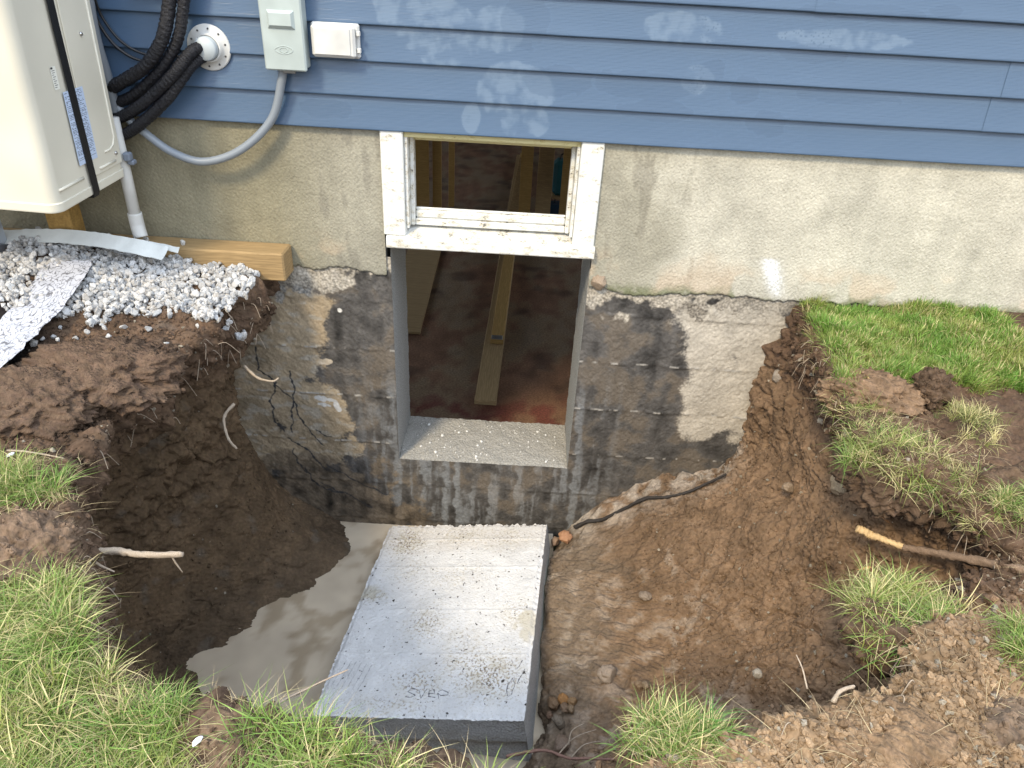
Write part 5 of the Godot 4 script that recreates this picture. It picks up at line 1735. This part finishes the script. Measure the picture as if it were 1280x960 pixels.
	tag(fib, "fine root hairs hanging from the torn turf round the pit", "roots", "", "stuff")
	# fallen leaves
	var leaf := func(at: Vector3, s: float, c: Color, label: String, sd: int) -> void:
		var g := RandomNumberGenerator.new()
		g.seed = sd
		var lt := begin(true)
		var pts := []
		for k in 15:
			var a := TAU * k / 14
			var r := s * (0.7 + 0.35 * cos(a * 2.0) + 0.22 * sin(a * 5.0 + sd))
			pts.append(Vector3(cos(a) * r, 0.12 * s * sin(a * 2.0 + sd), sin(a) * r * 0.65))
		for k in 14:
			for side in [0.0, -0.0012]:
				tri(lt, Vector3(0, 0.18 * s + side, 0), pts[k] + Vector3(0, side, 0), pts[k + 1] + Vector3(0, side, 0), Vector3.UP if side == 0.0 else Vector3.DOWN)
		var o := obj("fallen_leaf", done(lt), rough_mat(c, 0.7, soft_tex, 10.0, null, 0))
		o.position = at
		o.rotation = Vector3(g.randf_range(0.2, 0.7), g.randf() * TAU, g.randf_range(-0.4, 0.4))
		tag(o, label, "leaf")
	leaf.call(Vector3(1.17, -.25, 1.01), .028, lin(0.36, 0.19, 0.09), "brown leaf leaning behind the peeled root end", 1)
	leaf.call(Vector3(1.10, -.36, 1.12), .020, lin(0.46, 0.27, 0.11), "tan leaf on the slope under the broken root", 2)
	leaf.call(Vector3(1.93, .06, .50), .022, lin(0.66, 0.36, 0.12), "orange leaf lying in the lawn by the house", 3)
	leaf.call(Vector3(1.145, .065, .70), .018, lin(0.44, 0.29, 0.12), "yellow brown leaf on the tan clod", 4)
	# scraps
	for e in [[Vector3(-1.27, .03, 1.29), "white scrap of plastic on the left rim"], [Vector3(-.50, .03, 2.02), "white shard of plastic in the grass at the pit's edge"]]:
		var s := obj("plastic_scrap", stone_mesh(77, 0.3, 6, 4), mat(lin(0.72, 0.74, 0.78), 0.5))
		s.transform = Transform3D(Basis.from_euler(Vector3(0.3, 1.0, 0.2)) * Basis.from_scale(Vector3(0.010, 0.004, 0.006)), e[0])
		tag(s, e[1], "plastic scrap")

func clods() -> void:
	# torn sods and clods
	var loam := Color(0.13, 0.085, 0.055)
	lump("earth_clod", "tan clod of earth on the turf's edge above the right pit wall", "clod", Vector3(1.17, 0.0, .70), Vector3(.13, .055, .09), 301, Color(0.24, 0.155, 0.095))
	lump("earth_clod", "dark upright clod between the tan clod and the turf", "clod", Vector3(1.36, .03, .70), Vector3(.045, .06, .05), 302, loam)
	lump("earth_clod", "dark overhanging sod under the grass tuft right of the pit", "clod", Vector3(1.17, -.10, 1.0), Vector3(.13, .08, .12), 303, loam)
	lump("earth_clod", "dark root bound sod hanging over the end of the broken root", "clod", Vector3(1.42, -.08, 1.12), Vector3(.16, .09, .1), 304, loam)
	lump("earth_clod", "crumbly clod on the left rim above the pale root", "clod", Vector3(-1.05, .0, 1.60), Vector3(.10, .07, .09), 305, Color(0.20, 0.135, 0.09))
	lump("earth_clod", "root bound clod at the pit's edge beside the puddle", "clod", Vector3(-.45, -.04, 2.0), Vector3(.075, .06, .06), 306, Color(0.19, 0.13, 0.085))
	lump("earth_clod", "low tan mound of spoil in the front corner by the turned sod", "clod", Vector3(.47, -.04, 2.0), Vector3(.10, .045, .07), 307, Color(0.27, 0.175, 0.10))
	lump("earth_clod", "broad tan heap of spoil along the front edge", "clod", Vector3(.72, -.01, 1.95), Vector3(.13, .05, .09), 308, Color(0.26, 0.17, 0.10))
	lump("earth_clod", "greyish heap of spoil at the far front corner", "clod", Vector3(.95, -.02, 1.90), Vector3(.10, .045, .07), 309, Color(0.20, 0.14, 0.095))
	lump("earth_clod", "sod carrying the grass tuft on the ledge below the broken root", "clod", Vector3(.90, -.10, 1.60), Vector3(.09, .06, .07), 310, loam)
	lump("earth_clod", "flat reddish slab of topsoil sliding below the gravel", "clod", Vector3(-1.30, -.02, .80), Vector3(.20, .07, .17), 311, Color(0.15, 0.098, 0.066))
	lump("earth_clod", "reddish slab of topsoil at the edge of the fabric", "clod", Vector3(-1.42, -.01, 1.0), Vector3(.18, .06, .13), 312, Color(0.14, 0.092, 0.062))

# ---------------------------------------------------------------- grass
func tuft_mesh(sd: int, blades: int, spread: float, lean: float, width: float) -> ArrayMesh:
	# blades of unit height, each a bent tapering strip
	var g := RandomNumberGenerator.new()
	g.seed = sd
	var st := begin(true)
	for b in blades:
		var a := g.randf() * TAU
		var root := Vector3(cos(a), 0, sin(a)) * spread * sqrt(g.randf())
		var dir := Vector3(cos(a + g.randf_range(-0.9, 0.9)), 0, sin(a + g.randf_range(-0.9, 0.9)))
		var side := Vector3(-dir.z, 0, dir.x)
		var h := g.randf_range(0.55, 1.0)
		var ln := lean * g.randf_range(0.2, 1.3)
		var w := width * g.randf_range(0.7, 1.2)
		var pts := []
		var n := 5
		for k in n:
			var u := float(k) / (n - 1)
			pts.append(root + Vector3.UP * h * (u - 0.38 * ln * u * u * u) + dir * ln * h * u * u * 0.85)
		for k in n - 1:
			var u0 := float(k) / (n - 1)
			var u1 := float(k + 1) / (n - 1)
			var w0 := w * (1.0 - pow(u0, 2.2))
			var w1 := w * (1.0 - pow(u1, 2.2))
			var t0 := Color(1, 1, 1)
			var p0: Vector3 = pts[k]
			var p1: Vector3 = pts[k + 1]
			var nn := (p1 - p0).cross(side)
			if k == n - 2:
				tri(st, p0 - side * w0, p0 + side * w0, p1, -nn)
			else:
				quad(st, p0 - side * w0, p0 + side * w0, p1 + side * w1, p1 - side * w1, -nn)
	return done(st)

func grass_patch(called: String, label: String, mesh: Mesh, m: Material, pick: Callable, count: int, h0: float, h1: float, tilt: float, straw: float, green: Color) -> void:
	var where := []
	var cols := []
	var tries := 0
	while where.size() < count and tries < count * 30:
		tries += 1
		var sp: Array = pick.call()
		if sp.is_empty(): continue
		var p: Vector3 = sp[0]
		var n: Vector3 = sp[1]
		var h := rng.randf_range(h0, h1)
		var up := (Vector3.UP * 0.8 + n * 0.5 + Vector3(rng.randf_range(-1, 1), 0, rng.randf_range(-1, 1)) * tilt).normalized()
		var x := up.cross(Vector3(cos(rng.randf() * TAU), 0.1, sin(rng.randf() * TAU))).normalized()
		var b := Basis(x, up, x.cross(up)) * Basis(Vector3.UP, rng.randf() * TAU)
		where.append(Transform3D(b.scaled_local(Vector3(h, h, h)), p - n * 0.004))
		var v := rng.randf_range(0.7, 1.25)
		var patch := n_low.get_noise_2d(p.x * 5 + 9, p.z * 5)
		var c := green.lerp(Color(0.21, 0.225, 0.055), clampf(0.35 + patch * 0.9 + rng.randf_range(-0.3, 0.3), 0, 1))
		if rng.randf() < straw + patch * 0.15: c = Color(0.50, 0.41, 0.22).lerp(Color(0.36, 0.34, 0.14), rng.randf())
		cols.append(Color(c.r * v, c.g * v, c.b * v))
	var o := multi(called, mesh, m, where, cols)
	tag(o, label, "grass", "", "stuff")

func grass() -> void:
	var m := mat(Color.WHITE, 0.55, 0.4)
	m.vertex_color_use_as_albedo = true
	m.backlight_enabled = true
	m.backlight = Color(0.35, 0.4, 0.12)
	var long := tuft_mesh(501, 11, 0.30, 1.25, 0.0125)
	var short := tuft_mesh(502, 12, 0.5, 1.0, 0.022)
	var green := Color(0.115, 0.205, 0.036)
	# long floppy lawn on the front left
	var left := func() -> Array:
		var sp := spot(4.9, 9.2, 1.15, 2.0)
		var p: Vector3 = sp[0]
		if p.z > 2.5 or p.x < -1.75: return []
		var bare := n_mid.get_noise_2d(p.x * 3.5, p.z * 3.5)
		if bare > 0.16 + 0.2 * rng.randf(): return []
		# torn strip of bare soil at the left rim and round the clod by the puddle
		if p.z < 1.70 and p.z > 1.46 and p.x > -1.35: return []
		if Vector2(p.x + 0.45, p.z - 2.0).length() < 0.10: return []
		if p.x > -0.36 and rng.randf() > 0.22: return []
		if p.x > -0.66 and p.z < 1.93 and rng.randf() > 0.5: return []
		return sp
	grass_patch("lawn_grass", "long uncut green grass along the front left edge of the pit", long, m, left, 6200, 0.035, 0.10, 0.6, 0.30, green)
	var short_left := func() -> Array:
		var sp := spot(8.4, 10.3, 1.2, 2.02)
		var p: Vector3 = sp[0]
		if p.z > 2.4 or rng.randf() > 0.5 + n_mid.get_noise_2d(p.x * 6, p.z * 6): return []
		return sp
	grass_patch("lawn_grass", "sparse tufts of grass in front of the concrete block", long, m, short_left, 420, 0.05, 0.10, 0.5, 0.25, green)
	# lawn beside the house on the right
	var right := func() -> Array:
		var sp := spot(18.0, 21.0, 1.05, 2.02)
		var p: Vector3 = sp[0]
		if p.z < 0.012 or p.x > 2.8: return []
		if p.z > 0.62 + n_mid.get_noise_2d(p.x * 6, 8) * 0.12 + sstep(1.3, 1.0, p.x) * 0.06: return []
		if p.x < 1.2 and p.z < 0.10 and rng.randf() > 0.25: return []
		return sp
	grass_patch("lawn_grass", "short bright green lawn between the house and the right pit wall", short, m, right, 5200, 0.035, 0.062, 0.4, 0.16, Color(0.12, 0.235, 0.035))
	var edge := func() -> Array:
		var sp := spot(16.6, 20.3, 1.86, 2.25)
		var p: Vector3 = sp[0]
		if n_mid.get_noise_2d(p.x * 5, p.z * 5) > 0.22: return []
		return sp
	grass_patch("turf_fringe", "yellowing grass fringe overhanging the torn right rim", long, m, edge, 280, 0.03, 0.075, 0.8, 0.42, green)
	# dead stems lying about
	var thatch := tuft_mesh(503, 6, 0.9, 3.2, 0.016)
	for e in [[4.9, 11.2, 1.2, 2.1, 1500, "dead straw coloured stems matted between the grass on the left"], [12.0, 20.0, 1.7, 2.2, 420, "dead straw coloured stems lying along the right rim"]]:
		var where := []
		var cols := []
		for i in int(e[4]):
			var sp := spot(e[0], e[1], e[2], e[3])
			var p: Vector3 = sp[0]
			if p.x < -1.8 or p.z > 2.5: continue
			var h := rng.randf_range(0.015, 0.04)
			where.append(Transform3D(Basis.from_euler(Vector3(rng.randf_range(-0.3, 0.3), rng.randf() * TAU, rng.randf_range(-0.3, 0.3))).scaled(Vector3(h, h * 0.5, h)), p + sp[1] * 0.004))
			var t := Color(0.46, 0.37, 0.21).lerp(Color(0.26, 0.19, 0.11), rng.randf())
			cols.append(t)
		tag(multi("dead_grass", thatch, m, where, cols), e[5], "dead grass", "", "stuff")
	# separate tufts on the sods
	var around := func(c: Vector3, rx: float, rz: float, lift: float, lean := Vector3.ZERO) -> Callable:
		return func() -> Array:
			var a := rng.randf() * TAU
			var r := sqrt(rng.randf())
			var off := Vector3(cos(a) * rx * r, 0, sin(a) * rz * r)
			if n_mid.get_noise_2d((c.x + off.x) * 11, (c.z + off.z) * 11) > 0.10: return []
			var n := (Vector3(off.x / rx * 0.6, 1.1, off.z / rz * 0.6) + lean).normalized()
			return [c + off * (1.0 + 0.5 * n_mid.get_noise_2d(off.x * 30, off.z * 30)) + Vector3(0, lift * (1.0 - r * r), 0), n]
	grass_patch("grass_tuft", "green tuft on the overhanging sod right of the pit", long, m, around.call(Vector3(1.15, -.06, .99), .15, .13, .05, Vector3(-.5, 0, .3)), 230, 0.05, 0.10, 0.4, 0.3, green)
	grass_patch("grass_tuft", "dull straw mixed tuft behind the dark upright clod", long, m, around.call(Vector3(1.42, -.0, .86), .10, .10, .04), 60, 0.04, 0.08, 0.6, 0.5, Color(0.09, 0.12, 0.03))
	grass_patch("grass_tuft", "green tuft on the ledge below the broken root", long, m, around.call(Vector3(.93, -.09, 1.57), .15, .11, .04, Vector3(-.6, 0, .2)), 230, 0.05, 0.10, 0.5, 0.28, green)
	grass_patch("grass_tuft", "small green tuft behind the spoil heap, beyond the stub of root", long, m, around.call(Vector3(1.12, -.0, 1.70), .06, .05, .03), 70, 0.05, 0.09, 0.5, 0.15, green)
	grass_patch("grass_tuft", "bright green tuft on the turned sod in front of the pit", long, m, around.call(Vector3(.335, -.01, 1.95), .095, .055, .02, Vector3(-1.1, 0, .2)), 150, 0.05, 0.085, 0.75, 0.3, Color(0.08, 0.19, 0.035))
	grass_patch("grass_tuft", "small tuft at the left edge above the bare clod", long, m, around.call(Vector3(-1.37, .0, 1.38), .07, .10, .03), 130, 0.04, 0.07, 0.4, 0.2, green)
	grass_patch("grass_tuft", "yellow green tuft at the right edge of the overhanging sod", long, m, around.call(Vector3(1.38, .0, 1.22), .07, .05, .03), 80, 0.04, 0.07, 0.5, 0.5, green)
